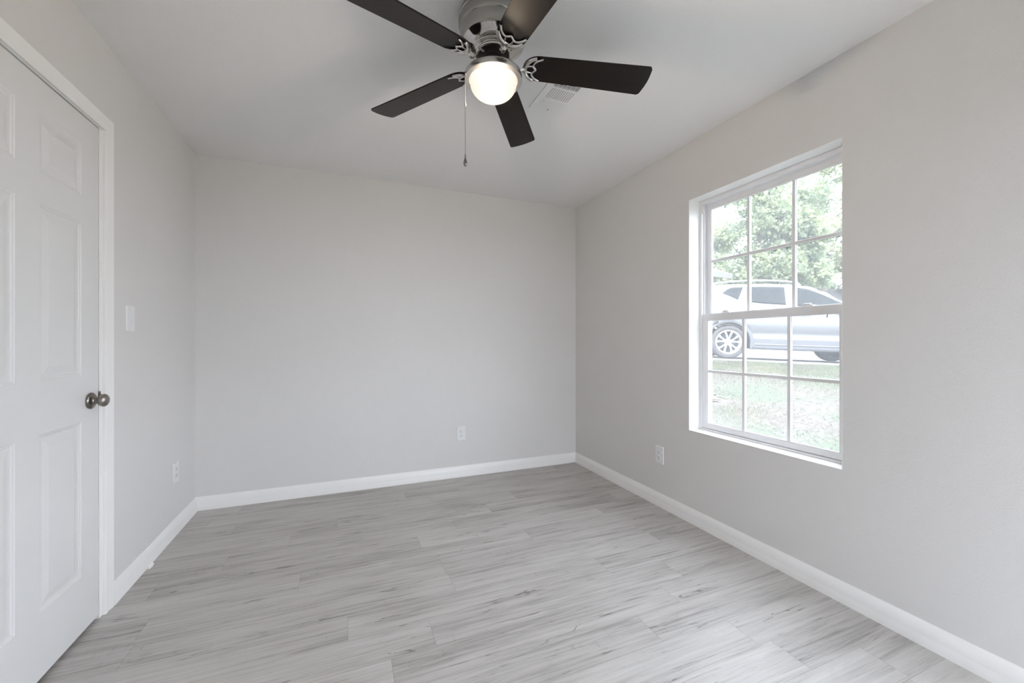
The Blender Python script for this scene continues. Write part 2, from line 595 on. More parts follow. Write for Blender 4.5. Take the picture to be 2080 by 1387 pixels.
# extra window added in the right wall, out of view, for side fill daylight
w3 = empty('fill_window_side', (XR + 0.12, (TY0 + TY1) / 2, TZ0))
structure(w3, 'unseen window added to the right wall beside the camera for fill daylight', 'window')
bm = bmesh.new()
zm_ = 1.317
for a in ((TY0, TY1, TZ0, TZ0 + 0.05), (TY0, TY1, TZ1 - 0.05, TZ1), (TY0, TY0 + 0.055, TZ0 + 0.05, TZ1 - 0.05),
          (TY1 - 0.055, TY1, TZ0 + 0.05, TZ1 - 0.05), (TY0 + 0.055, TY1 - 0.055, zm_ - 0.022, zm_ + 0.022)):
    box(bm, XR + 0.09, XR + 0.15, *a)
obj('frame', bm, M['vinyl'], w3)
obj('pane', B(XR + 0.118, XR + 0.122, TY0 + 0.055, TY1 - 0.055, TZ0 + 0.05, TZ1 - 0.05), M['glass'], w3)


# ------------------------------------------------------------------ baseboards
BB = [(0, 0), (0.0185, 0), (0.0180, 0.020), (0.0145, 0.036), (0.0135, 0.042), (0.0135, 0.062), (0.0105, 0.069), (0.0085, 0.077),
      (0.0055, 0.084), (0.0028, 0.0890), (0.0024, 0.0915), (0, 0.0915)]


def baseboard(name, fn, a, b, label, ma=0.0, mb=0.0):
    """fn(t, s, z) -> world; mitre ends by t*ma / t*mb"""
    bm = bmesh.new()
    A = [bm.verts.new(fn(t, a + t * ma, z)) for t, z in BB]
    Bv = [bm.verts.new(fn(t, b - t * mb, z)) for t, z in BB]
    for i in range(len(BB)):
        j = (i + 1) % len(BB)
        bm.faces.new((A[i], A[j], Bv[j], Bv[i]))
    bm.faces.new(A); bm.faces.new(Bv[::-1])
    return structure(obj(name, bm, M['trim'], smooth=True, angle=25), label, 'baseboard')


baseboard('baseboard_back', lambda t, s, z: (s, YB - t, z), XL, XR, 'white moulded baseboard along the back wall', 1, 1)
baseboard('baseboard_right', lambda t, s, z: (XR - t, s, z), YF, YB, 'white moulded baseboard under the window wall', 1, 1)
CY0, CY1, CZ1 = 2.246, 2.306, 2.114        # right leg of the door casing, top of the casing
baseboard('baseboard_left', lambda t, s, z: (XL + t, s, z), CY1, YB, 'short white baseboard between door casing and corner', 0, 1)

# ------------------------------------------------------------------ door 1
d = empty('door_1', (XL, (DY0 + DY1) / 2, 0.0))
structure(d, 'closed white six panel door on the left wall', 'door')
LZ0 = 0.016
cols = [(1.527, 1.762), (1.871, 2.106)]
rows = [(0.238, 0.842), (1.024, 1.624), (1.729, 1.932)]
ys = [DY0] + [v for c in cols for v in c] + [DY1]
zs = [LZ0] + [v for r in rows for v in r] + [DZ1]
bm = bmesh.new()
XD = XL - 0.001
for i in range(5):
    for j in range(7):
        y0_, y1_, z0_, z1_ = ys[i], ys[i + 1], zs[j], zs[j + 1]
        if i % 2 == 1 and j % 2 == 1:
            # moulded panel: ovolo, flat, then a bevel up to the raised field
            rings = []
            for ins, dep in ((0, 0), (0.003, -0.0022), (0.008, -0.0028), (0.012, -0.0052), (0.020, -0.0058), (0.024, -0.0054), (0.044, -0.0016), (0.047, -0.0007)):
                rings.append([bm.verts.new((XD + dep, yy, zz)) for yy, zz in
                              ((y0_ + ins, z0_ + ins), (y1_ - ins, z0_ + ins), (y1_ - ins, z1_ - ins), (y0_ + ins, z1_ - ins))])
            for a, b in zip(rings, rings[1:]):
                for k in range(4):
                    l = (k + 1) % 4
                    bm.faces.new((a[k], a[l], b[l], b[k]))
            bm.faces.new(rings[-1])
        else:
            bm.faces.new([bm.verts.new((XD, yy, zz)) for yy, zz in ((y0_, z0_), (y1_, z0_), (y1_, z1_), (y0_, z1_))])
bmesh.ops.remove_doubles(bm, verts=bm.verts, dist=1e-6)
box(bm, XD - 0.035, XD - 0.010, DY0, DY1, LZ0, DZ1)
for (a0, a1, b0, b1) in ((DY0, DY1, LZ0, LZ0), (DY0, DY1, DZ1, DZ1)):
    bm.faces.new([bm.verts.new(q) for q in ((XD, a0, b0), (XD, a1, b0), (XD - 0.012, a1, b0), (XD - 0.012, a0, b0))])
for yy in (DY0, DY1):
    bm.faces.new([bm.verts.new(q) for q in ((XD, yy, LZ0), (XD, yy, DZ1), (XD - 0.012, yy, DZ1), (XD - 0.012, yy, LZ0))])
obj('panel_leaf', bm, M['door'], d)
# knob
KY, KZ = 2.162, 0.918
bm = bmesh.new()
lathe(bm, [(0.001, 0.0), (0.0325, 0.0), (0.0335, 0.003), (0.0325, 0.006), (0.029, 0.009), (0.020, 0.0115), (0.0155, 0.015), (0.0135, 0.019), (0.013, 0.0225), (0.001, 0.023)],
      (XL, KY, KZ), 48, 'X')
rose = obj('knob_rose', bm, M['nickel_dark'], d, True)
bm = bmesh.new()
lathe(bm, [(0.001, 0.022), (0.0115, 0.022), (0.0115, 0.025), (0.0100, 0.027)] +
      [(0.0262 * math.sin(a), 0.0420 - 0.0165 * math.cos(a)) for a in [math.radians(24 + 156 * i / 18) for i in range(18)]] + [(0.0005, 0.0585)],
      (XL, KY, KZ), 48, 'X')
obj('door_knob', bm, M['satin'], d, True)
bm = B(XL - 0.012, XL + 0.0035, DY1 + 0.0005, DY1 + 0.0115, 0.892, 0.949)
lathe(bm, [(0.0125, XL - 0.001), (0.0125, XL + 0.0035), (0.0115, XL + 0.0045)], (0, DY1 + 0.010, 0.926), 24, 'X')
obj('latch_plate', bm, M['nickel_dark'], d, bevel=0.0008)

# jamb, stop and casing round the door
t1 = empty('trim_1', (XL, JY1, 0))
structure(t1, 'white moulded casing and jamb around the panelled door', 'trim')
bm = bmesh.new()
box(bm, XLo, XL + 0.001, DY1 + 0.004, JY1, 0, JZ)
box(bm, XLo, XL + 0.001, JY0, DY0 - 0.003, 0, JZ)
box(bm, XLo, XL + 0.001, DY0 - 0.003, DY1 + 0.004, DZ1 + 0.006, JZ)
obj('jamb', bm, M['trim'], t1)
bm = bmesh.new()
box(bm, XL - 0.075, XL - 0.040, DY1 - 0.010, DY1 + 0.004, 0, DZ1 + 0.006)
box(bm, XL - 0.075, XL - 0.040, DY0 - 0.003, DY0 + 0.012, 0, DZ1 + 0.006)
box(bm, XL - 0.075, XL - 0.040, DY0 + 0.012, DY1 - 0.010, DZ1 - 0.008, DZ1 + 0.006)
obj('door_stop', bm, M['trim'], t1)
# casing profile: (distance from inner edge, thickness)
CP = [(0, 0), (0, 0.0115), (0.004, 0.0135), (0.014, 0.0135), (0.018, 0.0115), (0.030, 0.0125), (0.046, 0.0165), (0.055, 0.0175), (0.060, 0.0150), (0.060, 0)]
bm = bmesh.new()
IY0, IY1, IZ = DY0 - 0.026, CY0, CZ1 - 0.060
loop = []
for dd, t in CP:
    loop.append([bm.verts.new(q) for q in ((XL + t, IY0 - dd, 0), (XL + t, IY0 - dd, IZ + dd), (XL + t, IY1 + dd, IZ + dd), (XL + t, IY1 + dd, 0))])
for a, b in zip(loop, loop[1:]):
    for k in range(3):
        bm.faces.new((a[k], a[k + 1], b[k + 1], b[k]))
obj('casing', bm, M['trim'], t1, True, angle=20)

# ------------------------------------------------------------------ window 1
XW = XR + 0.086          # room face of the vinyl frame
w = empty('window_1', (XW, (WY0 + WY1) / 2, WZ0))
structure(w, 'white vinyl double hung window with grilles', 'window')
bm = bmesh.new()       # white drywall return
e = 0.0015
for a in ((WY0, WY0 + e, WZ0, WZ1), (WY1 - e, WY1, WZ0, WZ1), (WY0, WY1, WZ0, WZ0 + e), (WY0, WY1, WZ1 - e, WZ1)):
    box(bm, XR - 0.0005, XW + 0.07, *a)
obj('reveal', bm, M['trim'], w)


def ring_frame(bm, x0, x1, y0, y1, z0, z1, wy, wzb, wzt):
    box(bm, x0, x1, y0, y1, z0, z0 + wzb)
    box(bm, x0, x1, y0, y1, z1 - wzt, z1)
    box(bm, x0, x1, y0, y0 + wy, z0 + wzb, z1 - wzt)
    box(bm, x0, x1, y1 - wy, y1, z0 + wzb, z1 - wzt)
    return bm


bm = bmesh.new()
ring_frame(bm, XW, XW + 0.085, WY0 + 0.0015, WY1 - 0.0015, WZ0 + 0.0015, WZ1 - 0.0015, 0.020, 0.012, 0.022)
ring_frame(bm, XW + 0.030, XW + 0.085, WY0 + 0.020, WY1 - 0.020, WZ0 + 0.012, WZ1 - 0.022, 0.008, 0.004, 0.010)
box(bm, XW + 0.014, XW + 0.019, WY1 - 0.030, WY1 - 0.019, WZ0 + 0.01, WZ1 - 0.02)    # track lips
box(bm, XW + 0.014, XW + 0.019, WY0 + 0.019, WY0 + 0.030, WZ0 + 0.01, WZ1 - 0.02)
obj('frame', bm, M['vinyl'], w, bevel=0.0015)
obj('track_stop', B(XW + 0.004, XW + 0.013, WY1 - 0.034, WY1 - 0.021, WZ1 - 0.085, WZ1 - 0.030), M['vinyl'], w, bevel=0.001)


def sash(name, x0, x1, y0, y1, z0, z1, wy, wb, wt, mv, mh):
    s = obj(name, ring_frame(bmesh.new(), x0, x1, y0, y1, z0, z1, wy, wb, wt), M['vinyl'], w, bevel=0.002)
    gx = x0 + 0.012
    bm = bmesh.new()    # glazing bead
    ring_frame(bm, x0 + 0.003, x0 + 0.010, y0 + wy - 0.001, y1 - wy + 0.001, z0 + wb - 0.001, z1 - wt + 0.001, 0.006, 0.006, 0.004)
    obj('glazing_bead', bm, M['vinyl'], s)
    obj('pane', B(gx, gx + 0.004, y0 + wy - 0.004, y1 - wy + 0.004, z0 + wb - 0.004, z1 - wt + 0.004), M['glass'], s)
    for yy in mv:
        bm = bmesh.new()
        box(bm, gx - 0.0075, gx - 0.0003, yy - 0.0085, yy + 0.0085, z0 + wb - 0.001, z1 - wt + 0.001)
        box(bm, gx + 0.0043, gx + 0.010, yy - 0.0085, yy + 0.0085, z0 + wb - 0.001, z1 - wt + 0.001)
        obj('muntin', bm, M['vinyl'], s, bevel=0.002)
    bm = bmesh.new()
    box(bm, gx - 0.0080, gx - 0.0004, y0 + wy - 0.001, y1 - wy + 0.001, mh - 0.0085, mh + 0.0085)
    box(bm, gx + 0.0044, gx + 0.010, y0 + wy - 0.001, y1 - wy + 0.001, mh - 0.0085, mh + 0.0085)
    obj('muntin', bm, M['vinyl'], s, bevel=0.002)
    return s


SY0, SY1 = WY0 + 0.0225, WY1 - 0.0225
lower = sash('lower_sash', XW + 0.006, XW + 0.032, SY0, SY1, 0.602, 1.334, 0.037, 0.030, 0.043, (1.684, 1.421), 0.967)
upper = sash('upper_sash', XW + 0.036, XW + 0.060, SY0 + 0.006, SY1 - 0.006, 1.300, 2.036, 0.031, 0.034, 0.030, (1.676, 1.416), 1.672)
for yy in (1.805, 1.330):      # cam locks on the meeting rail
    bm = bmesh.new()
    box(bm, XW + 0.012, XW + 0.034, yy - 0.026, yy + 0.026, 1.334, 1.341)
    tube(bm, [(XW + 0.022, yy - 0.012, 1.345), (XW + 0.020, yy + 0.024, 1.346)], [0.006, 0.0045], 8)
    obj('sash_lock', bm, M['vinyl'], w, bevel=0.001)
for yy in (1.855, 1.235):      # tilt latches seen under the meeting rail
    bm = bmesh.new()
    tube(bm, [(XW + 0.013, yy, 1.293), (XW + 0.013, yy + 0.006, 1.272)], 0.0022, 8)
    obj('tilt_latch', bm, M['satin'], w)


# ------------------------------------------------------------------ outlets and switch
def rrect(w_, h_, r, n=5):
    out = []
    for cx_, cy_, a0 in ((w_ / 2 - r, h_ / 2 - r, 0), (-w_ / 2 + r, h_ / 2 - r, 90), (-w_ / 2 + r, -h_ / 2 + r, 180), (w_ / 2 - r, -h_ / 2 + r, 270)):
        for i in range(n + 1):
            a = math.radians(a0 + 90 * i / n)
            out.append((cx_ + r * math.cos(a), cy_ + r * math.sin(a)))
    return out


def wall_plate(name, loc, rotz, label, cat, group, kind):
    """local frame: x along the wall, y out of the wall towards -y, z up"""
    root = empty(name, loc, label, cat, group)
    root.rotation_euler = (0, 0, rotz)
    L_ = lambda u, v, dd: (u, -dd, v)
    bm = bmesh.new()
    A = rrect(0.0765, 0.122, 0.004); Bq = rrect(0.071, 0.1165, 0.003)
    va = [bm.verts.new(L_(u, v, 0)) for u, v in A]
    vb = [bm.verts.new(L_(u, v, 0.003)) for u, v in A]
    vc = [bm.verts.new(L_(u, v, 0.0062)) for u, v in Bq]
    n = len(A)
    for p_, q_ in ((va, vb), (vb, vc)):
        for i in range(n):
            bm.faces.new((p_[i], p_[(i + 1) % n], q_[(i + 1) % n], q_[i]))
    bm.faces.new(vc); bm.faces.new(va)
    obj('cover_plate', bm, M['plastic'], root, True, rel=False)
    if kind == 'outlet':
        for zc in (0.0195, -0.0195):
            bm = prism(bmesh.new(), [(u, v * 0.82 + zc) for u, v in rrect(0.034, 0.034, 0.013)], 0.005, 0.0082, L_)
            rc = obj('receptacle', bm, M['plastic'], root, rel=False, bevel=0.0006)
            bm = bmesh.new()
            for u, hh in ((-0.0064, 0.0085), (0.0064, 0.0068)):
                box(bm, u - 0.0013, u + 0.0013, -0.0085, -0.0078, zc + 0.0025 - hh / 2 + 0.002, zc + 0.0025 + hh / 2 + 0.002)
            lathe(bm, [(0.0026, -0.0078), (0.0026, -0.0085)], (0, 0, zc - 0.0075), 14, 'Y')
            obj('contact_slots', bm, M['slot'], rc, rel=False)
        sc_ = [0.0]
    else:
        bm = prism(bmesh.new(), [(-0.005, -0.0115), (0.005, -0.0115), (0.005, 0.0115), (-0.005, 0.0115)], 0.0058, 0.0066, L_)
        obj('toggle_slot', bm, M['plastic'], root, rel=False)
        bm = bmesh.new()
        v = box(bm, -0.0038, 0.0038, -0.0185, -0.006, -0.010, -0.001)
        for q in v:
            if q.co.y < -0.012:
                q.co.z -= 0.0045
                q.co.z = -0.0105 + (q.co.z + 0.0105) * 0.7
        obj('toggle', bm, M['plastic'], root, rel=False, bevel=0.001)
        sc_ = [0.030, -0.030]
    for zc in sc_:
        obj('screw', lathe(bmesh.new(), [(0.0034, -0.0055), (0.0034, -0.0070), (0.0020, -0.0076)], (0, 0, zc), 14, 'Y'), M['plastic'], root, True, rel=False)
    return root


wall_plate('wall_outlet', (0.909, YB, 0.368), 0, 'white duplex outlet low on the back wall near the far corner', 'outlet', 'wall outlets', 'outlet')
wall_plate('wall_outlet', (XR, 2.259, 0.359), -PI / 2, 'white duplex outlet low on the window wall, below left of the window', 'outlet', 'wall outlets', 'outlet')
wall_plate('wall_outlet', (XL, 3.042, 0.366), PI / 2, 'white duplex outlet low on the door wall near the corner', 'outlet', 'wall outlets', 'outlet')
wall_plate('light_switch', (XL, 2.483, 1.267), PI / 2, 'white toggle light switch on the wall beside the door casing', 'switch', None, 'switch')

# scrap of caulk by the left baseboard
bm = bmesh.new()
vs = [bm.verts.new(q) for q in ((-0.9420, 2.612, 0.0), (-0.9270, 2.606, 0.001), (-0.9235, 2.640, 0.002), (-0.9300, 2.668, 0.0), (-0.9420, 2.676, 0.0),
                                (-0.9420, 2.618, 0.014), (-0.9330, 2.615, 0.009), (-0.9305, 2.640, 0.008), (-0.9340, 2.662, 0.009), (-0.9420, 2.670, 0.014))]
for i in range(5):
    j = (i + 1) % 5
    bm.faces.new((vs[i], vs[j], vs[5 + j], vs[5 + i]))
bm.faces.new(vs[:5]); bm.faces.new(vs[5:])
tag(obj('caulk_scrap', bm, M['trim']), 'small white scrap lying against the left baseboard', 'scrap')

# ------------------------------------------------------------------ ceiling air register
VX0, VX1, VY0, VY1 = 0.923, 1.130, 1.698, 2.020
v = empty('ceiling_vent', ((VX0 + VX1) / 2, (VY0 + VY1) / 2, H), 'white metal air register on the ceiling behind the fan blade', 'vent')
GX0, GX1 = 0.958, 1.095
SEC = [(1.744, 1.803), (1.815, 1.903), (1.915, 1.974)]
bm = bmesh.new()
zt, zb_ = H, H - 0.006
ysec = [VY0, SEC[0][0], SEC[0][1], SEC[1][0], SEC[1][1], SEC[2][0], SEC[2][1], VY1]
for i in range(7):
    if i % 2 == 0:
        box(bm, VX0, VX1, ysec[i], ysec[i + 1], zb_, zt)
    else:
        box(bm, VX0, GX0, ysec[i], ysec[i + 1], zb_, zt)
        box(bm, GX1, VX1, ysec[i], ysec[i + 1], zb_, zt)
bmesh.ops.remove_doubles(bm, verts=bm.verts, dist=1e-6)
obj('face_plate', bm, M['plastic'], v)
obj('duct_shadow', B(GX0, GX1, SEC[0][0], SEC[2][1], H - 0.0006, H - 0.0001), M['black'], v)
for k, (a, b) in enumerate(SEC):
    bm = bmesh.new()
    if k == 1:
        n = 11
        for i in range(n + 1):
            xc = GX0 + (GX1 - GX0) * i / n
            box(bm, max(GX0, xc - 0.0048), min(GX1, xc + 0.0048), a, b, zb_ - 0.0002, zb_ + 0.001)
    else:
        n = 7 if k == 2 else 6
        for i in range(n + 1):
            yc = a + (b - a) * i / n
            s = 1 if k == 0 else -1
            # curved blades: nearly upright in the near bank, facing the room in the far bank
            w_ = 0.0020 if k == 0 else 0.0046
            box(bm, GX0, GX1, max(a, yc - w_), min(b, yc + w_), zb_ - 0.0006, zb_ + 0.0008)
        if k == 0:
            for i in range(1, 6):
                xc = GX0 + (GX1 - GX0) * i / 6
                box(bm, xc - 0.0008, xc + 0.0008, a, b, zb_ + 0.0009, zb_ + 0.003)
    obj('louvre_bank', bm, M['plastic'], v)
for yy in (1.720, 1.998):
    obj('screw', lathe(bmesh.new(), [(0.0045, H - 0.0055), (0.0045, H - 0.0072), (0.0028, H - 0.0080)], (1.026, yy, 0), 16), M['satin'], v, True)

# ------------------------------------------------------------------ ceiling fan
FX, FY, FZ = 0.5340, 1.5050, 2.245
fan = empty('ceiling_fan', (FX, FY, H), 'brushed nickel flush mount ceiling fan with five dark blades and lit globe', 'fan')
C = (FX, FY, 0)
ND = [(0.001, H), (0.1265, H), (0.1275, 2.424), (0.1285, 2.419)]
bm = lathe(bmesh.new(), ND, C, 72)
obj('ceiling_canopy', bm, M['nickel_shaded'], fan, True)
HP = [(0.1285, 2.4190), (0.1350, 2.4185), (0.1372, 2.4150), (0.1372, 2.4105), (0.1350, 2.4080), (0.1325, 2.4070), (0.1330, 2.4050), (0.1352, 2.4030),
      (0.1365, 2.3980), (0.1360, 2.3860), (0.1335, 2.3740), (0.1315, 2.3700), (0.1305, 2.3690), (0.1290, 2.3550), (0.1265, 2.3400), (0.1235, 2.3290),
      (0.1215, 2.3240), (0.1190, 2.3222)]
obj('motor_housing', lathe(bmesh.new(), HP, C, 72, cap=False), M['nickel_shaded'], fan, True, angle=28)
BP = [(0.1190, 2.3222), (0.1150, 2.3195), (0.1000, 2.3090), (0.0860, 2.3010), (0.0810, 2.2990)]
pl = obj('bottom_plate', lathe(bmesh.new(), BP, C, 72, cap=False), M['polished'], fan, True)
for k in range(10):            # cooling slots
    a0 = 2 * PI * k / 10 + 0.18
    bm = bmesh.new()
    r0, r1 = (0.0955, 0.1025)
    z_of = lambda r: 2.2990 + (r - 0.0810) / (0.1150 - 0.0810) * (2.3195 - 2.2990) - 0.0012
    n = 8
    top = []
    for i in range(n + 1):
        a = a0 + 0.30 * i / n
        top.append([bm.verts.new((FX + r * math.cos(a), FY + r * math.sin(a), z_of(r) + dz)) for r, dz in ((r0, 0), (r1, 0), (r1, 0.002), (r0, 0.002))])
    for a, b in zip(top, top[1:]):
        for i in range(4):
            bm.faces.new((a[i], a[(i + 1) % 4], b[(i + 1) % 4], b[i]))
    bm.faces.new(top[0]); bm.faces.new(top[-1])
    obj('cooling_slot', bm, M['slot'], pl)
CR = [(0.0810, 2.2990), (0.0800, 2.2960), (0.0780, 2.2950), (0.0785, 2.2925), (0.0765, 2.2910), (0.0745, 2.2905), (0.0750, 2.2880), (0.0730, 2.2860), (0.0700, 2.2850), (0.0690, 2.2800), (0.0640, 2.2780), (0.0640, 2.2860), (0.001, 2.2860)]
obj('motor_collar', lathe(bmesh.new(), CR, C, 64, cap=False), M['polished'], fan, True, angle=30)
obj('rotor_hub', lathe(bmesh.new(), [(0.001, 2.284), (0.062, 2.284), (0.062, 2.2735), (0.054, 2.2700), (0.040, 2.2690), (0.001, 2.2690)], C, 48), M['hub'], fan, True)
obj('switch_housing', lathe(bmesh.new(), [(0.001, 2.2700), (0.0345, 2.2700), (0.0365, 2.2660), (0.0370, 2.2450), (0.0380, 2.2000), (0.0400, 2.1930), (0.001, 2.1930)], C, 48), M['nickel'], fan, True)
PF = [(0.001, 2.2070), (0.0900, 2.2070), (0.1040, 2.2060), (0.1105, 2.2025), (0.1125, 2.1980), (0.1130, 2.1810), (0.1120, 2.1790), (0.0950, 2.1775), (0.0930, 2.1810), (0.0930, 2.1890), (0.001, 2.1910)]
obj('light_fitter', lathe(bmesh.new(), PF, C, 72), M['nickel'], fan, True, angle=40)
# frosted glass bowl: an upright lip then a deep dome, open at the top inside the fitter
GP = [(0.0885, 2.1885), (0.0900, 2.1800), (0.0905, 2.1710), (0.0890, 2.1670)]
GH = 0.061
GP += [(0.0900 * math.cos(t), 2.1660 - GH * math.sin(t)) for t in [PI / 2 * i / 20 for i in range(1, 20)]] + [(0.0005, 2.1660 - GH)]
gb = obj('glass_globe', lathe(bmesh.new(), GP, C, 64, cap=False), M['globe'], fan, True, angle=60)
bl = bmesh.new()
bmesh.ops.create_uvsphere(bl, u_segments=24, v_segments=14, radius=0.027)
bl.transform(Matrix.Translation((FX, FY, 2.1365)))
obj('bulb', bl, M['bulb'], gb, True)

# blades: one mesh shared by five, each with its ornamental iron
R0, R1, W0, W1 = 0.118, 0.6435, 0.113, 0.1385
TH = 0.0055


def wid(r):
    return (W0 + (W1 - W0) * (r - 0.2) / (R1 - 0.2)) / 2


out = []
rr = 0.016
hw = wid(R1)
side = [(R0 + 0.070 + (R1 - rr - R0 - 0.070) * i / 8, None) for i in range(9)]
up = []
for i in range(9):                                   # rounded root
    a = PI / 2 * i / 8
    up.append((R0 + 0.062 - 0.062 * math.cos(a), (wid(R0 + 0.062)) * math.sin(a) ** 0.85))
up += [(r, wid(r)) for r, _ in side]
for i in range(1, 7):                                # rounded outer corner
    a = PI / 2 * i / 6
    up.append((R1 - 0.004 - rr + rr * math.sin(a), hw - rr + rr * math.cos(a)))
tip = [(R1 - 0.004 + 0.006 * math.cos(PI / 2 * s), (hw - rr) * s) for s in (0.7, 0.35, 0.0)]
outline = up + tip
outline = outline + [(r, -s) for r, s in reversed(outline[1:-1])]
bm = prism(bmesh.new(), outline, 0.0, TH, lambda u, v_, dd: (u, v_, dd))
blade_me = None

arc = []
for i in range(25):
    a = -1.22 + 2.44 * i / 24
    arc.append((0.1905 - 0.0660 * math.cos(a) ** 0.9 if abs(a) < 1.5 else 0, 0.0510 * math.sin(a) / math.sin(1.22), -0.0042))
scal = smooth_path([(0.1905, -0.0510, -0.0042), (0.1700, -0.0400, -0.0042), (0.1585, -0.0270, -0.0042), (0.1570, -0.0160, -0.0042), (0.1660, -0.0040, -0.0042), (0.1685, 0.0, -0.0042),
                    (0.1660, 0.0040, -0.0042), (0.1570, 0.0160, -0.0042), (0.1585, 0.0270, -0.0042), (0.1700, 0.0400, -0.0042), (0.1905, 0.0510, -0.0042)], 5)


def iron_mesh():
    bm = bmesh.new()
    tube(bm, arc, [0.0050 + 0.0052 * math.cos(-1.22 + 2.44 * i / 24) for i in range(25)], 8, 0.6)
    tube(bm, scal, 0.0044, 8, 0.7)
    for s in (-1, 1):
        tube(bm, smooth_path([(0.1275, s * 0.003, -0.0042), (0.1350, s * 0.0115, -0.0042), (0.1460, s * 0.0145, -0.0042), (0.1575, s * 0.0150, -0.0042)], 4), 0.0034, 8, 0.7)
    tube(bm, smooth_path([(0.050, 0, 0.0300), (0.066, 0, 0.0270), (0.078, 0, 0.0120), (0.092, 0, -0.0110), (0.106, 0, -0.0150), (0.120, 0, -0.0080), (0.132, 0, -0.0048)], 5),
         [0.0085 - 0.0025 * math.sin(PI * i / 30) for i in range(31)], 10, 0.55)
    return bm


PH0 = -0.2801
DPH = [3.0, -0.1, -1.4, -2.7, 1.0]
DROOP = [0.0038, 0.0090, 0.0105, 0.0081, 0.0030]
PITCH = math.radians(11.9)
first_blade = None
for k in range(5):
    ph = PH0 + 2 * PI * k / 5 + math.radians(DPH[k])
    mx = Matrix.Translation((0, 0, FZ - H)) @ Matrix.Rotation(ph, 4, 'Z') @ Matrix.Rotation(DROOP[k] / R1, 4, 'Y') @ Matrix.Rotation(-PITCH, 4, 'X')
    if first_blade is None:
        first_blade = obj('blade', bm, M['blade'], fan, rel=False, bevel=0.0012)
        first_iron = obj('blade_iron', iron_mesh(), M['polished'], first_blade, True, rel=False, angle=50)
        b = first_blade
    else:
        b = first_blade.copy(); COL.objects.link(b); b.parent = fan
        ir = first_iron.copy(); COL.objects.link(ir); ir.parent = b
    b.matrix_local = mx

# pull chain on the camera-left rim of the fitter
PX, PYc = FX - 0.1150, FY - 0.0040
ch = bmesh.new()
lathe(ch, [(0.0025, 2.186), (0.0025, 2.176), (0.0018, 2.172)], (PX, PYc, 0), 10)
tube(ch, [(FX - 0.109, PYc, 2.184), (PX, PYc, 2.184)], 0.0025, 8)
lathe(ch, [(0.0011, 2.176), (0.0011, 2.064)], (PX, PYc, 0), 8)
lathe(ch, [(0.0022, 2.066), (0.0026, 2.064), (0.0026, 2.054), (0.0020, 2.052)], (PX, PYc, 0), 10)
z = 2.052
while z > 1.868:
    lathe(ch, [(0.0004, z + 0.0016), (0.0015, z + 0.0007), (0.0015, z - 0.0007), (0.0004, z - 0.0016)], (PX, PYc, 0), 6)
    z -= 0.0036
chain = obj('pull_chain', ch, M['satin'], fan, True)
obj('chain_fob', lathe(bmesh.new(), [(0.0015, 1.872), (0.0022, 1.868), (0.0022, 1.860), (0.0030, 1.855), (0.0058, 1.846), (0.0072, 1.837), (0.0066, 1.830), (0.0036, 1.8255), (0.0005, 1.8245)], (PX, PYc, 0), 20), M['nickel_dark'], chain, True)


# ------------------------------------------------------------------ outdoors: yard, driveway, car, trees, houses
CAR_O = Vector((7.636, 6.369, 0))          # rear wheel on the driveway edge
CAR_H = math.radians(-35.3)
CA = Vector((math.cos(CAR_H), math.sin(CAR_H), 0))
CN = Vector((math.sin(CAR_H), -math.cos(CAR_H), 0))      # towards the house
FALL = 0.038


def drive_z(x, y):
    al = (Vector((x, y, 0)) - CAR_O).dot(CA)
    return 0.784 - FALL * max(-6, min(al, 12))


def yard_z(x, y):
    p_ = Vector((x, y, 0)) - CAR_O
    s = p_.dot(CN)
    zd = drive_z(x, y)
    if s < -13.0:                      # the far verge rises towards the trees and houses
        return zd + 0.25 + 0.12 * min(5.0, -s - 13.0)
    if s < 0.25:
        return zd - 0.012
    t = min(1.0, (s - 0.25) / 6.2)
    f = 0.80 * (0.35 * t + 0.65 * t * t * (3 - 2 * t))
    return zd - 0.03 - f + 0.025 * math.sin(x * 2.1) * math.sin(y * 1.7)


bm = bmesh.new()
nx, ny = 120, 120
gx0, gx1, gy0, gy1 = XO + 0.003, 64.0, -14.0, 54.0
G = []
for i in range(nx + 1):
    u = i / nx
    x = gx0 + (gx1 - gx0) * (0.35 * u + 0.65 * u * u)
    row = []
    for j in range(ny + 1):
        y = gy0 + (gy1 - gy0) * j / ny
        row.append(bm.verts.new((x, y, yard_z(x, y))))
    G.append(row)
for i in range(nx):
    for j in range(ny):
        bm.faces.new((G[i][j], G[i + 1][j], G[i + 1][j + 1], G[i][j + 1]))
structure(obj('lawn', bm, M['lawn'], smooth=True), 'patchy grass bank rising from the house to the driveway', 'lawn')

# ground round the rest of the house
bm = bmesh.new()
for q in ((-30, gx0, -30, YF - 0.25), (-30, gx0, YB + 0.25, 54), (-30, XL - 1.75, YF - 0.25, YB + 0.25), (gx0, 64, -30, -14)):
    vs = [bm.verts.new(c) for c in ((q[0], q[2], 0.0), (q[1], q[2], 0.0), (q[1], q[3], 0.0), (q[0], q[3], 0.0))]
    bm.faces.new(vs)
structure(obj('ground', bm, M['lawn']), 'grassy ground around the rest of the house', 'ground')

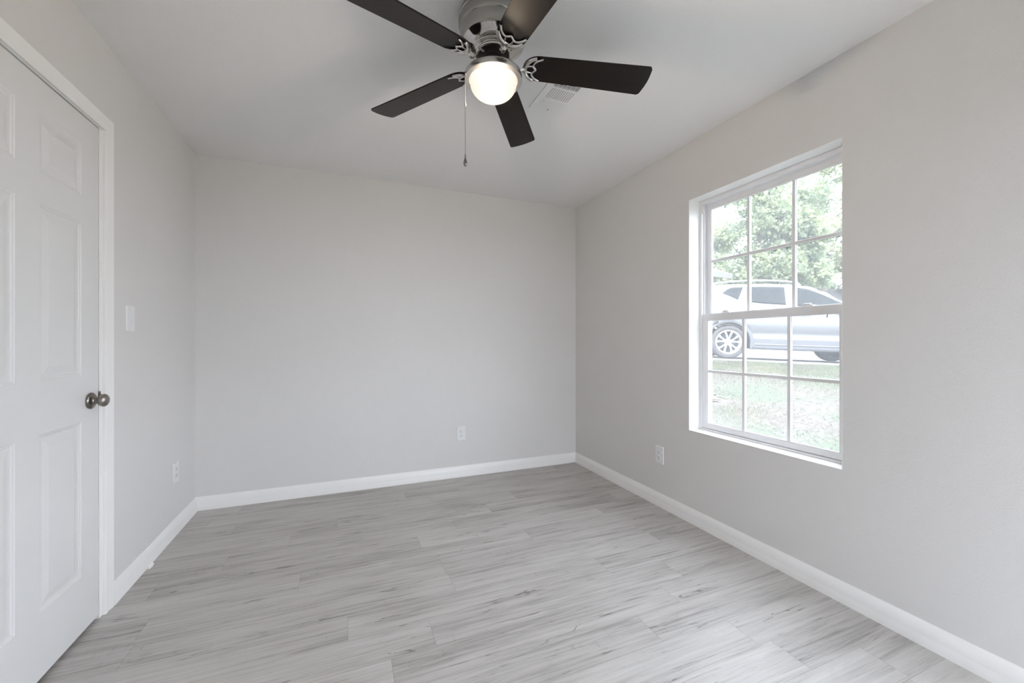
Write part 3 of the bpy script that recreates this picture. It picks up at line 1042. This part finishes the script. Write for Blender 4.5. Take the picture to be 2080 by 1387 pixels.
bm = bmesh.new()       # concrete driveway with a rounded edge towards the grass
prof = [(0.30, -0.10), (0.30, -0.012), (0.27, 0.0), (-11.4, 0.0), (-11.45, 0.13), (-13.1, 0.27), (-13.1, -0.10)]
rows_ = []
for i in range(41):
    al = -9 + 26 * i / 40
    c = CAR_O + CA * al
    rows_.append([bm.verts.new((c.x + CN.x * s, c.y + CN.y * s, drive_z(c.x, c.y) + dz)) for s, dz in prof])
for a, b in zip(rows_, rows_[1:]):
    for k in range(len(prof)):
        l = (k + 1) % len(prof)
        bm.faces.new((a[k], a[l], b[l], b[k]))
bm.faces.new(rows_[0]); bm.faces.new(rows_[-1][::-1])
structure(obj('driveway', bm, M['concrete']), 'pale concrete driveway under the silver car', 'driveway')


# grass blades on the bank
def ground_pt(al, s):
    c = CAR_O + CA * al + CN * s
    return Vector((c.x, c.y, yard_z(c.x, c.y)))


rg = random.Random(11)
bm = bmesh.new()
patch = [(rg.uniform(-6.5, 1.5), rg.uniform(0.4, 6.5), rg.uniform(0.25, 0.8)) for _ in range(90)]
for i in range(60000):
    if rg.random() < 0.45:
        al, s = rg.uniform(-6.5, 2.5), 0.36 + 1.5 * rg.random()
        hh = rg.uniform(0.012, 0.032)
    else:
        c = rg.choice(patch)
        al, s = rg.gauss(c[0], c[2] * 0.7), rg.gauss(c[1], c[2] * 0.5)
        hh = rg.uniform(0.012, 0.042)
    if s < 0.36:
        continue
    p_ = ground_pt(al, s)
    if p_.x < XO + 0.05 or (p_.x - 4.62) ** 2 + (p_.y - 4.19) ** 2 < 0.09:
        continue
    a = rg.uniform(0, 2 * PI)
    dx, dy = math.cos(a) * 0.004, math.sin(a) * 0.004
    lx, ly = rg.gauss(0, 0.022), rg.gauss(0, 0.022)
    vs = [bm.verts.new(q) for q in ((p_.x - dx, p_.y - dy, p_.z - 0.004), (p_.x + dx, p_.y + dy, p_.z - 0.004), (p_.x + lx, p_.y + ly, p_.z + hh))]
    bm.faces.new(vs)
tag(obj('grass', bm, M['grass']), 'short green grass growing in patches on the bank', 'grass', None, 'stuff')

bm = bmesh.new()
lp_ = Vector((4.62, 4.19, 0)); lp_.z = yard_z(lp_.x, lp_.y)
for i in range(70):
    a = rg.uniform(0, 2 * PI); r_ = abs(rg.gauss(0, 0.10))
    c = Vector((lp_.x + r_ * math.cos(a), lp_.y + r_ * math.sin(a), 0)); c.z = yard_z(c.x, c.y) + 0.012 + rg.uniform(0, 0.05) * max(0, 1 - r_ / 0.16)
    b_ = rg.uniform(0, 2 * PI); u = Vector((math.cos(b_), math.sin(b_), rg.uniform(-0.2, 0.5))) * 0.045
    n_ = Vector((-u.y, u.x, rg.uniform(-0.3, 0.3) * 0.04)) * 0.35
    bm.faces.new([bm.verts.new(c + q) for q in (-u, -n_, u, n_)])
tag(obj('dead_leaves', bm, M['straw']), 'small heap of dry tan leaves on the grass bank', 'leaves', None, 'stuff')

# ------------------------------------------------------------------ the car (x forward from the rear axle, y to its left, z up)
car = empty('car', (0, 0, 0), 'silver grey SUV parked on the driveway outside the window', 'car')
HWc = 0.905
car_pos = CAR_O - CN * HWc                     # wheels' outer faces on the measured line
car_z = drive_z(CAR_O.x, CAR_O.y) + 0.002
car.location = (car_pos.x, car_pos.y, car_z)
car.rotation_euler = (0, math.atan(FALL), CAR_H)
WB, WR = 2.705, 0.360


def lin(tab, x):
    if x <= tab[0][0]: return tab[0][1]
    for (a, u), (b, v_) in zip(tab, tab[1:]):
        if x <= b:
            t = (x - a) / (b - a)
            t = t * t * (3 - 2 * t)
            return u + (v_ - u) * t
    return tab[-1][1]


def lin0(tab, x):
    if x <= tab[0][0]: return tab[0][1]
    for (a, u), (b, v_) in zip(tab, tab[1:]):
        if x <= b:
            return u + (v_ - u) * (x - a) / (b - a)
    return tab[-1][1]


ROOF = [(-0.98, 1.02), (-0.90, 1.20), (-0.76, 1.46), (-0.60, 1.595), (-0.30, 1.640), (0.2, 1.668), (0.75, 1.680), (1.20, 1.674), (1.56, 1.632), (1.83, 1.530), (2.17, 1.312), (2.42, 1.190), (2.65, 1.115), (3.05, 1.075), (3.45, 0.98), (3.62, 0.86), (3.71, 0.66)]
BELT = [(-0.98, 0.98), (-0.85, 1.10), (-0.40, 1.20), (0.0, 1.175), (0.6, 1.125), (1.4, 1.080), (2.2, 1.060), (2.6, 1.055), (3.05, 1.03), (3.45, 0.94), (3.62, 0.83), (3.71, 0.64)]
HALF = [(-0.98, 0.60), (-0.92, 0.74), (-0.75, 0.85), (-0.45, 0.905), (0.0, 0.918), (1.3, 0.920), (2.7, 0.915), (3.1, 0.885), (3.45, 0.80), (3.62, 0.68), (3.71, 0.52)]
BOT = [(-0.98, 0.52), (-0.88, 0.36), (-0.6, 0.27), (0.4, 0.225), (2.3, 0.225), (3.3, 0.25), (3.6, 0.30), (3.71, 0.42)]


def arch(x):
    zb = lin0(BOT, x)
    for cx_ in (0.0, WB):
        dx = abs(x - cx_)
        if dx < 0.425:
            zb = max(zb, 0.36 + math.sqrt(0.425 ** 2 - dx * dx))
    return zb


def ring_at(x):
    """half section from the bottom centre round the right-hand side up to the roof centre: (y, z)"""
    hw_, zb, zr, zc = lin0(HALF, x), arch(x), lin(ROOF, x), lin(BELT, x)
    zc = max(zc, zb + 0.1)
    zr = max(zr, zc + 0.012)
    tum = 0.21 * min(1, (zr - zc) / 0.45)
    L_ = zc - zb
    pts = [(0, zb + 0.02), (hw_ - 0.16, zb + 0.02), (hw_ - 0.035, zb), (hw_ - 0.012, zb + 0.012)]
    for zz, o in ((0.46, -0.012), (0.50, -0.026), (0.60, -0.010), (0.74, 0.003), (0.84, 0.004), (0.94, -0.012), (1.0, -0.020)):
        zq = max(zb + 0.02 + 0.004 * len(pts), min(zz, zc - 0.012 * (12 - len(pts))))
        pts.append((hw_ + o, zq))
    pts.append((hw_ - 0.040, zc))
    for t in (0.25, 0.5, 0.75):
        pts.append((hw_ - 0.048 - tum * (t ** 1.25) * 0.80, zc + (zr - 0.065 * min(1, (zr - zc) / 0.3) - zc) * t))
    pts.append((hw_ - 0.048 - tum * 0.80, zr - 0.065 * min(1, (zr - zc) / 0.3)))
    e_ = min(1, (zr - zc) / 0.3)
    pts.append((hw_ - 0.048 - tum * 0.95, zr - 0.030 * e_))
    pts.append(((hw_ - 0.048 - tum) * 0.80, zr - 0.008 * e_))
    pts.append(((hw_ - 0.048 - tum) * 0.4, zr))
    pts.append((0, zr + 0.003))
    return pts


xs = sorted(set([round(-0.98 + 0.045 * i, 4) for i in range(105)] + [3.71] +
                [round(c + 0.425 * math.cos(PI * k / 16), 4) for c in (0.0, WB) for k in range(17)]))
bm = bmesh.new()
rings = []
for x in xs:
    h_ = ring_at(x)
    full = [(x, -y, z_) for y, z_ in h_] + [(x, y, z_) for y, z_ in reversed(h_[1:-1])]
    rings.append([bm.verts.new(q) for q in full])
n = len(rings[0])
for a, b in zip(rings, rings[1:]):
    for k in range(n):
        bm.faces.new((a[k], a[(k + 1) % n], b[(k + 1) % n], b[k]))
bm.faces.new(rings[0]); bm.faces.new(rings[-1][::-1])
obj('body', bm, M['car'], car, True, rel=False, angle=50)


def side_y(x, z_):
    """half width of the shell at height z"""
    pts = ring_at(x)[3:]
    for (y0_, z0_), (y1_, z1_) in zip(pts, pts[1:]):
        if z0_ <= z_ <= z1_ and z1_ > z0_:
            return y0_ + (y1_ - y0_) * (z_ - z0_) / (z1_ - z0_)
    return pts[-1][0]


def skin(name, outline, m, off=0.004, parent=car, sides=(-1, 1), thick=0.006, nsub=10):
    """panel lying on the car's side: outline given as top edge and bottom edge x -> z functions"""
    x0, x1, zt, zb = outline
    for s in sides:
        bm = bmesh.new()
        rows2 = []
        N_ = 26
        for i in range(N_ + 1):
            x = x0 + (x1 - x0) * i / N_
            a, b = zb(x), max(zt(x), zb(x) + 0.002)
            rows2.append([bm.verts.new((x, s * (side_y(x, a + (b - a) * j / nsub) + off), a + (b - a) * j / nsub)) for j in range(nsub + 1)])
        for p_, q_ in zip(rows2, rows2[1:]):
            for j in range(nsub):
                bm.faces.new((p_[j], p_[j + 1], q_[j + 1], q_[j]))
        o = obj(name, bm, m, parent, True, rel=False)
        md = o.modifiers.new('solid', 'SOLIDIFY'); md.thickness = thick; md.offset = -1


def T(*tab):
    return lambda x: lin0(tab, x)


# side glass: quarter light, rear door, front door
skin('side_window', (-0.125, 0.285, T((-0.125, 1.432), (-0.03, 1.515), (0.05, 1.555), (0.285, 1.572)), T((-0.125, 1.420), (0.0, 1.372), (0.165, 1.285), (0.285, 1.565))), M['car_glass'])
skin('side_window', (0.360, 1.085, T((0.360, 1.573), (0.7, 1.580), (1.0, 1.577), (1.085, 1.575)), T((0.360, 1.240), (0.7, 1.205), (1.085, 1.185))), M['car_glass'])
skin('side_window', (1.262, 2.44, T((1.262, 1.571), (1.353, 1.565), (1.55, 1.530), (1.726, 1.460), (2.085, 1.275), (2.44, 1.125)), T((1.262, 1.170), (1.9, 1.130), (2.44, 1.110))), M['car_glass'])
skin('window_trim', (-0.15, 2.45, T((-0.15, 1.446), (-0.04, 1.535), (0.05, 1.573), (0.3, 1.588), (0.7, 1.595), (1.05, 1.592), (1.36, 1.580), (1.56, 1.544), (1.736, 1.474), (2.095, 1.288), (2.45, 1.137)),
                      T((-0.15, 1.434), (-0.04, 1.521), (0.05, 1.559), (0.3, 1.575), (0.7, 1.582), (1.05, 1.579), (1.36, 1.567), (1.56, 1.531), (1.736, 1.461), (2.095, 1.275), (2.45, 1.124))), M['chrome'], off=0.007, nsub=2)
# dark cladding along the sill and round the arches
skin('sill_cladding', (0.455, WB - 0.455, T((0.455, 0.47), (WB - 0.455, 0.47)), T((0.455, 0.245), (WB - 0.455, 0.245))), M['cladding'], off=0.010)
skin('sill_strip', (0.50, WB - 0.50, T((0.5, 0.345), (2.2, 0.345)), T((0.5, 0.318), (2.2, 0.318))), M['sill'], off=0.016, nsub=2)
for cx_ in (0.0, WB):
    for s in (-1, 1):
        bm = bmesh.new()
        ra, rb = [], []
        for i in range(33):
            a = PI * (-0.06 + 1.12 * i / 32)
            pr = []
            for r_, o in ((0.415, -0.06), (0.418, 0.012), (0.428, 0.016), (0.478, 0.012), (0.488, 0.004), (0.488, -0.02)):
                x, z_ = cx_ + r_ * math.cos(a), 0.36 + r_ * math.sin(a)
                pr.append(bm.verts.new((x, s * (lin0(HALF, x) - 0.012 + o), z_)))
            ra.append(pr)
        for p_, q_ in zip(ra, ra[1:]):
            for j in range(5):
                bm.faces.new((p_[j], p_[j + 1], q_[j + 1], q_[j]))
        obj('arch_cladding', bm, M['cladding'], car, True, rel=False)
# doors: seams, handles, roof rails
for s in (-1, 1):
    for pts in ([(0.07, 1.285), (0.035, 1.15), (0.10, 1.02), (0.16, 0.90), (0.30, 0.74), (0.42, 0.58), (0.47, 0.48)], [(1.185, 1.55), (1.180, 1.30), (1.175, 1.10), (1.175, 0.8), (1.185, 0.48)],
                [(2.33, 1.10), (2.30, 0.95), (2.27, 0.75), (2.25, 0.48)]):
        sp = smooth_path([(x, 0, z_) for x, z_ in pts], 5)
        obj('door_seam', tube(bmesh.new(), [(q.x, s * (side_y(q.x, q.z) + 0.0005), q.z) for q in sp], 0.0045, 6), M['cladding'], car, rel=False)
    for x in (0.52, 1.42):
        zz = 0.995
        bm = tube(bmesh.new(), smooth_path([(x - 0.10, s * (side_y(x - 0.10, zz) + 0.004), zz), (x - 0.08, s * (side_y(x, zz) + 0.034), zz + 0.003), (x + 0.08, s * (side_y(x, zz) + 0.034), zz + 0.003), (x + 0.10, s * (side_y(x + 0.1, zz) + 0.004), zz)], 4), 0.016, 8, 0.8)
        obj('door_handle', bm, M['car'], car, True, rel=False)
    yr = lambda x: s * (lin0(HALF, x) - 0.275)
    pts = [(-0.30, yr(0), lin(ROOF, -0.30) - 0.02), (-0.20, yr(0), lin(ROOF, -0.2) + 0.028), (0.4, yr(0.4), 1.722), (0.95, yr(0.95), 1.724), (1.30, yr(1.3), 1.692), (1.42, yr(1.3), 1.630)]
    obj('roof_rail', tube(bmesh.new(), smooth_path(pts, 6), 0.019, 8), M['chrome'], car, True, rel=False)
    bm = bmesh.new()      # door mirror
    lathe(bm, [(0.001, -0.10), (0.055, -0.095), (0.080, -0.06), (0.085, 0.0), (0.080, 0.06), (0.001, 0.065)], (0, 0, 0), 20, 'X')
    bm.transform(Matrix.Translation((2.16, s * 1.02, 1.13)) @ Matrix.Diagonal((0.8, 1.3, 1.0, 1)))
    box(bm, 2.14, 2.22, s * 0.88 if s > 0 else -0.98, s * 0.98 if s > 0 else -0.88, 1.07, 1.10)
    obj('door_mirror', bm, M['car'], car, True, rel=False)
bm = bmesh.new()          # windscreen and rear window
skx = [(1.62, 2.50), (-0.955, -0.72)]
for (a, b), nm in zip(skx, ('windscreen', 'rear_window')):
    bm = bmesh.new()
    rows2 = []
    for i in range(9):
        x = a + (b - a) * i / 8
        zz = lin(ROOF, x) + 0.006
        hw_ = (lin0(HALF, x) - 0.30) if nm == 'windscreen' else lin0(HALF, x) - 0.22
        rows2.append([bm.verts.new((x, hw_ * t, zz - 0.02 * t * t)) for t in (-1, -0.5, 0, 0.5, 1)])
    for p_, q_ in zip(rows2, rows2[1:]):
        for j in range(4):
            bm.faces.new((p_[j], p_[j + 1], q_[j + 1], q_[j]))
    o = obj(nm, bm, M['car_glass'], car, True, rel=False)
    md = o.modifiers.new('solid', 'SOLIDIFY'); md.thickness = 0.01
for s in (-1, 1):         # lamps
    bm = bmesh.new()
    for x in (-0.93, -0.62):
        pass
    tube(bm, [(-0.93, s * 0.70, 1.02), (-0.80, s * 0.84, 1.04), (-0.60, s * 0.895, 1.05)], [0.05, 0.06, 0.02], 8)
    obj('tail_lamp', bm, mat_red if (mat_red := M.get('red')) else M.setdefault('red', mat('red_lamp', (0.20, 0.02, 0.02), 0.25)), car, True, rel=False)


def wheel(cx_, s):
    wl = None
    yo = s * 0.895
    d_ = lambda v_: yo - s * v_           # v_ measured inwards from the outer face
    bm = bmesh.new()
    lathe(bm, [(0.235, d_(0.03)), (0.262, d_(0.010)), (0.285, d_(0.002)), (0.325, d_(0.0)), (0.348, d_(0.014)), (0.358, d_(0.035)), (0.360, d_(0.06)), (0.360, d_(0.18)), (0.345, d_(0.21)), (0.235, d_(0.215))], (cx_, 0, WR), 56, 'Y', cap=False)
    tyre = obj('wheel', bm, M['tyre'], car, True, rel=False, angle=50)
    bm = bmesh.new()
    lathe(bm, [(0.236, d_(0.20)), (0.236, d_(0.03)), (0.246, d_(0.022)), (0.262, d_(0.006)), (0.258, d_(0.001)), (0.240, d_(0.006)), (0.228, d_(0.030)), (0.222, d_(0.10)), (0.222, d_(0.20))], (cx_, 0, WR), 56, 'Y', cap=False)
    lathe(bm, [(0.001, d_(0.022)), (0.030, d_(0.022)), (0.034, d_(0.026)), (0.062, d_(0.034)), (0.075, d_(0.050)), (0.075, d_(0.09)), (0.001, d_(0.09))], (cx_, 0, WR), 40, 'Y')
    for k in range(5):                     # five pairs of spokes that fork outwards
        for t in (-1, 1):
            a0 = 2 * PI * k / 5 + PI / 2 + t * 0.17
            a1 = 2 * PI * k / 5 + PI / 2 + t * 0.315
            P_ = lambda r_, a, v_: (cx_ + r_ * math.cos(a), d_(v_), WR + r_ * math.sin(a))
            tube(bm, [P_(0.050, a0, 0.040), P_(0.110, a0 * 0.75 + a1 * 0.25, 0.030), P_(0.180, a0 * 0.35 + a1 * 0.65, 0.020), P_(0.236, a1, 0.020)], [0.017, 0.0155, 0.019, 0.026], 8, 0.8, up=(0, 1, 0))
    obj('alloy_rim', bm, M['rim'], tyre, True, rel=False, angle=45)
    bm = lathe(bmesh.new(), [(0.001, d_(0.11)), (0.150, d_(0.11)), (0.150, d_(0.12)), (0.221, d_(0.14)), (0.221, d_(0.16)), (0.001, d_(0.16))], (cx_, 0, WR), 40, 'Y')
    obj('brake_disc', bm, M['cladding'], tyre, True, rel=False)
    for k in range(5):
        a = 2 * PI * k / 5 + PI / 2
        obj('wheel_nut', lathe(bmesh.new(), [(0.008, d_(0.036)), (0.008, d_(0.029)), (0.004, d_(0.026))], (cx_ + 0.052 * math.cos(a), 0, WR + 0.052 * math.sin(a)), 8, 'Y'), M['cladding'], tyre, rel=False)
    return tyre


for cx_ in (0.0, WB):
    for s in (-1, 1):
        wheel(cx_, s)
bm = bmesh.new()
box(bm, -0.55, 3.3, -0.60, 0.60, 0.24, 0.34)
obj('underbody', bm, M['cladding'], car, rel=False)


# ------------------------------------------------------------------ trees
def leaf(bm, c, size, rnd):
    """a five-pointed leaf, slightly folded"""
    n_ = Vector((rnd.gauss(0, 0.6), rnd.gauss(0, 0.6), rnd.uniform(0.1, 1.0))).normalized()
    u = n_.orthogonal().normalized()
    q = Matrix.Rotation(rnd.uniform(0, 2 * PI), 3, n_)
    u = q @ u; w_ = n_.cross(u)
    pts = []
    for k in range(10):
        a = 2 * PI * k / 10
        r_ = size * (1.0 if k % 2 == 0 else 0.48)
        if k == 5: r_ = size * 0.25
        pts.append(bm.verts.new(c + u * (r_ * math.cos(a)) + w_ * (r_ * math.sin(a)) - n_ * (0.18 * r_ * r_ / size)))
    bm.faces.new(pts)


def tree(name, base, height, trunk_r, blobs, n, size, m, label, seed, limbs=True):
    rnd = random.Random(seed)
    base = (base[0], base[1], yard_z(base[0], base[1]) + 0.005)
    t = empty(name, base, label, 'tree', 'trees across the driveway')
    b0 = Vector(base)
    bm = bmesh.new()
    trunk = smooth_path([(b0.x, b0.y, b0.z - 0.05), (b0.x + 0.03, b0.y, b0.z + height * 0.15), (b0.x - 0.05, b0.y + 0.05, b0.z + height * 0.4), (b0.x + 0.08, b0.y, b0.z + height * 0.7), (b0.x + 0.05, b0.y, b0.z + height * 0.95)], 6)
    tube(bm, trunk, [trunk_r * (1.25 - 1.15 * i / (len(trunk) - 1)) for i in range(len(trunk))], 12)
    for bx, by, bz, rx, rz, wt in blobs:          # limbs reach into the leaf masses
        src = trunk[min(len(trunk) - 1, max(4, int(len(trunk) * min(0.9, max(0.15, (bz - 0.6 - b0.z) / height)))))]
        dst = Vector((b0.x + bx, b0.y + by, bz))
        mid = (src + dst) / 2 + Vector((0, 0, -0.15 * (dst - src).length * 0.5))
        tube(bm, smooth_path([src, mid, dst], 5), [trunk_r * 0.30 * (1 - 0.85 * i / 10) for i in range(11)], 7)
    obj('trunk', bm, M['bark'], t, True)
    bm = bmesh.new()
    tot = sum(b[5] for b in blobs)
    for bx, by, bz, rx, rz, wt in blobs:
        k = int(n * wt / tot)
        subs = []
        for _ in range(max(6, int(k / 28))):       # leaves hang in sprays
            v_ = Vector((rnd.gauss(0, 1), rnd.gauss(0, 1), rnd.gauss(0, 1))).normalized() * (rnd.random() ** 0.42)
            subs.append(Vector((b0.x + bx + v_.x * rx, b0.y + by + v_.y * rx, bz + v_.z * rz)))
        for _ in range(k):
            c = rnd.choice(subs)
            leaf(bm, c + Vector((rnd.gauss(0, 0.20), rnd.gauss(0, 0.20), rnd.gauss(0, 0.14))), size * rnd.uniform(0.7, 1.25), rnd)
    obj('foliage', bm, m, t)
    return t


# blobs: (dx, dy, z, radius across, radius up, weight) round the trunk
tree('tree', (19.9, 14.65, 0.3), 10.5, 0.30,
     [(0.2, 0.0, 5.2, 1.3, 1.2, 1.1), (-1.0, 0.6, 4.35, 0.9, 0.8, 0.6), (1.1, -0.5, 4.9, 1.1, 1.0, 0.9), (-1.6, 1.0, 6.7, 0.9, 0.8, 0.55), (0.4, -0.2, 7.3, 1.5, 1.2, 1.1),
      (1.9, -0.9, 6.6, 1.2, 1.2, 0.9), (2.3, -1.1, 4.6, 0.9, 0.9, 0.5), (-0.4, 0.2, 9.2, 1.6, 1.3, 0.8), (2.2, -1.0, 8.4, 1.2, 1.1, 0.45), (-2.2, 1.2, 5.2, 0.5, 0.5, 0.18), (1.2, -0.4, 3.9, 0.8, 0.5, 0.4)],
     24000, 0.115, M['leaf'], 'tall star leaved tree with a grey trunk straight behind the silver car', 3)
tree('tree', (28.2, 16.6, 0.2), 12.5, 0.24,
     [(0.0, 0.0, 6.3, 1.9, 1.1, 1.0), (1.9, -1.2, 6.0, 1.5, 0.8, 0.8), (-1.7, 1.0, 6.9, 1.4, 0.9, 0.6), (0.8, -0.6, 8.2, 1.6, 0.9, 0.8), (2.3, -1.6, 7.8, 1.0, 0.8, 0.4), (-0.8, 0.6, 9.9, 1.3, 1.0, 0.5), (1.7, -1.1, 10.2, 1.1, 0.7, 0.25), (0.3, -0.3, 12.0, 1.4, 0.9, 0.35)],
     13000, 0.125, M['leaf2'], 'paler, thinner tree with sky showing through, right of the tall tree', 5)
tree('tree', (25.0, 22.5, 0.3), 8.5, 0.22,
     [(0.0, 0.0, 6.2, 1.8, 1.2, 1.0), (-1.8, 0.6, 5.6, 1.6, 1.0, 0.8), (1.9, -0.6, 6.4, 1.5, 1.1, 0.8), (0.2, 0.0, 8.0, 1.6, 1.0, 0.7)],
     7000, 0.11, M['leaf2'], 'pale tree standing behind the tan roofed house', 9)


# ------------------------------------------------------------------ houses
def gable_house(name, org, ang, L_, D_, ez, rz, base, wall, roof, label, over=0.45, win=()):
    """local frame: x along the front eave, y away from the viewer"""
    h_ = empty(name, (org[0], org[1], 0), label, 'house')
    h_.rotation_euler = (0, 0, ang)
    bm = bmesh.new()
    box(bm, 0, L_, 0, D_, base, ez)
    for x in (0, L_):      # gable triangles with thickness
        x2 = x + (0.12 if x == 0 else -0.12)
        a = [bm.verts.new((xx, yy, zz)) for xx in (x, x2) for yy, zz in ((0, ez), (D_, ez), (D_ / 2, rz))]
        bm.faces.new(a[:3]); bm.faces.new(a[3:])
        for i in range(3):
            j = (i + 1) % 3
            bm.faces.new((a[i], a[j], a[3 + j], a[3 + i]))
    obj('walls', bm, wall, h_, rel=False)
    sl = (rz - ez) / (D_ / 2)
    bm = bmesh.new()
    pr = [(-over, ez - over * sl), (D_ / 2, rz), (D_ + over, ez - over * sl), (D_ + over, ez - over * sl + 0.16), (D_ / 2, rz + 0.17), (-over, ez - over * sl + 0.16)]
    prism(bm, pr, -over, L_ + over, lambda u, v_, dd: (dd, u, v_))
    obj('roof', bm, roof, h_, rel=False)
    bm = bmesh.new()
    box(bm, -over, L_ + over, -over - 0.04, -over, ez - over * sl - 0.06, ez - over * sl + 0.15)
    for x in (-over - 0.03, L_ + over):
        prism(bm, [(-over, ez - over * sl - 0.08), (D_ / 2, rz - 0.10), (D_ + over, ez - over * sl - 0.08), (D_ + over, ez - over * sl + 0.12), (D_ / 2, rz + 0.14), (-over, ez - over * sl + 0.12)],
              x, x + 0.03, lambda u, v_, dd: (dd, u, v_))
    obj('fascia', bm, M['fascia'], h_, rel=False)
    for x, z_ in win:
        wn = obj('window', B(x, x + 1.0, -0.05, 0.0, z_, z_ + 1.2), M['fascia'], h_, rel=False)
        obj('pane', B(x + 0.07, x + 0.93, -0.062, -0.05, z_ + 0.07, z_ + 1.13), M['dark_win'], wn, rel=False)
    return h_


gable_house('house', (5.2, 11.6), math.radians(7), 9.4, 6.5, 4.05, 5.5, 0.2, M['siding'], M['shingle'], 'nearer house with a tan shingle roof behind the car, by its tail', win=((7.2, 1.6), (4.0, 1.6)))
gable_house('house', (37.5, 19.95), math.radians(35), 8.0, 5.0, 4.95, 6.8, 1.0, M['siding'], M['shingle2'], 'far white house with a steep gable, seen over the front of the car', win=((2.2, 2.2),))
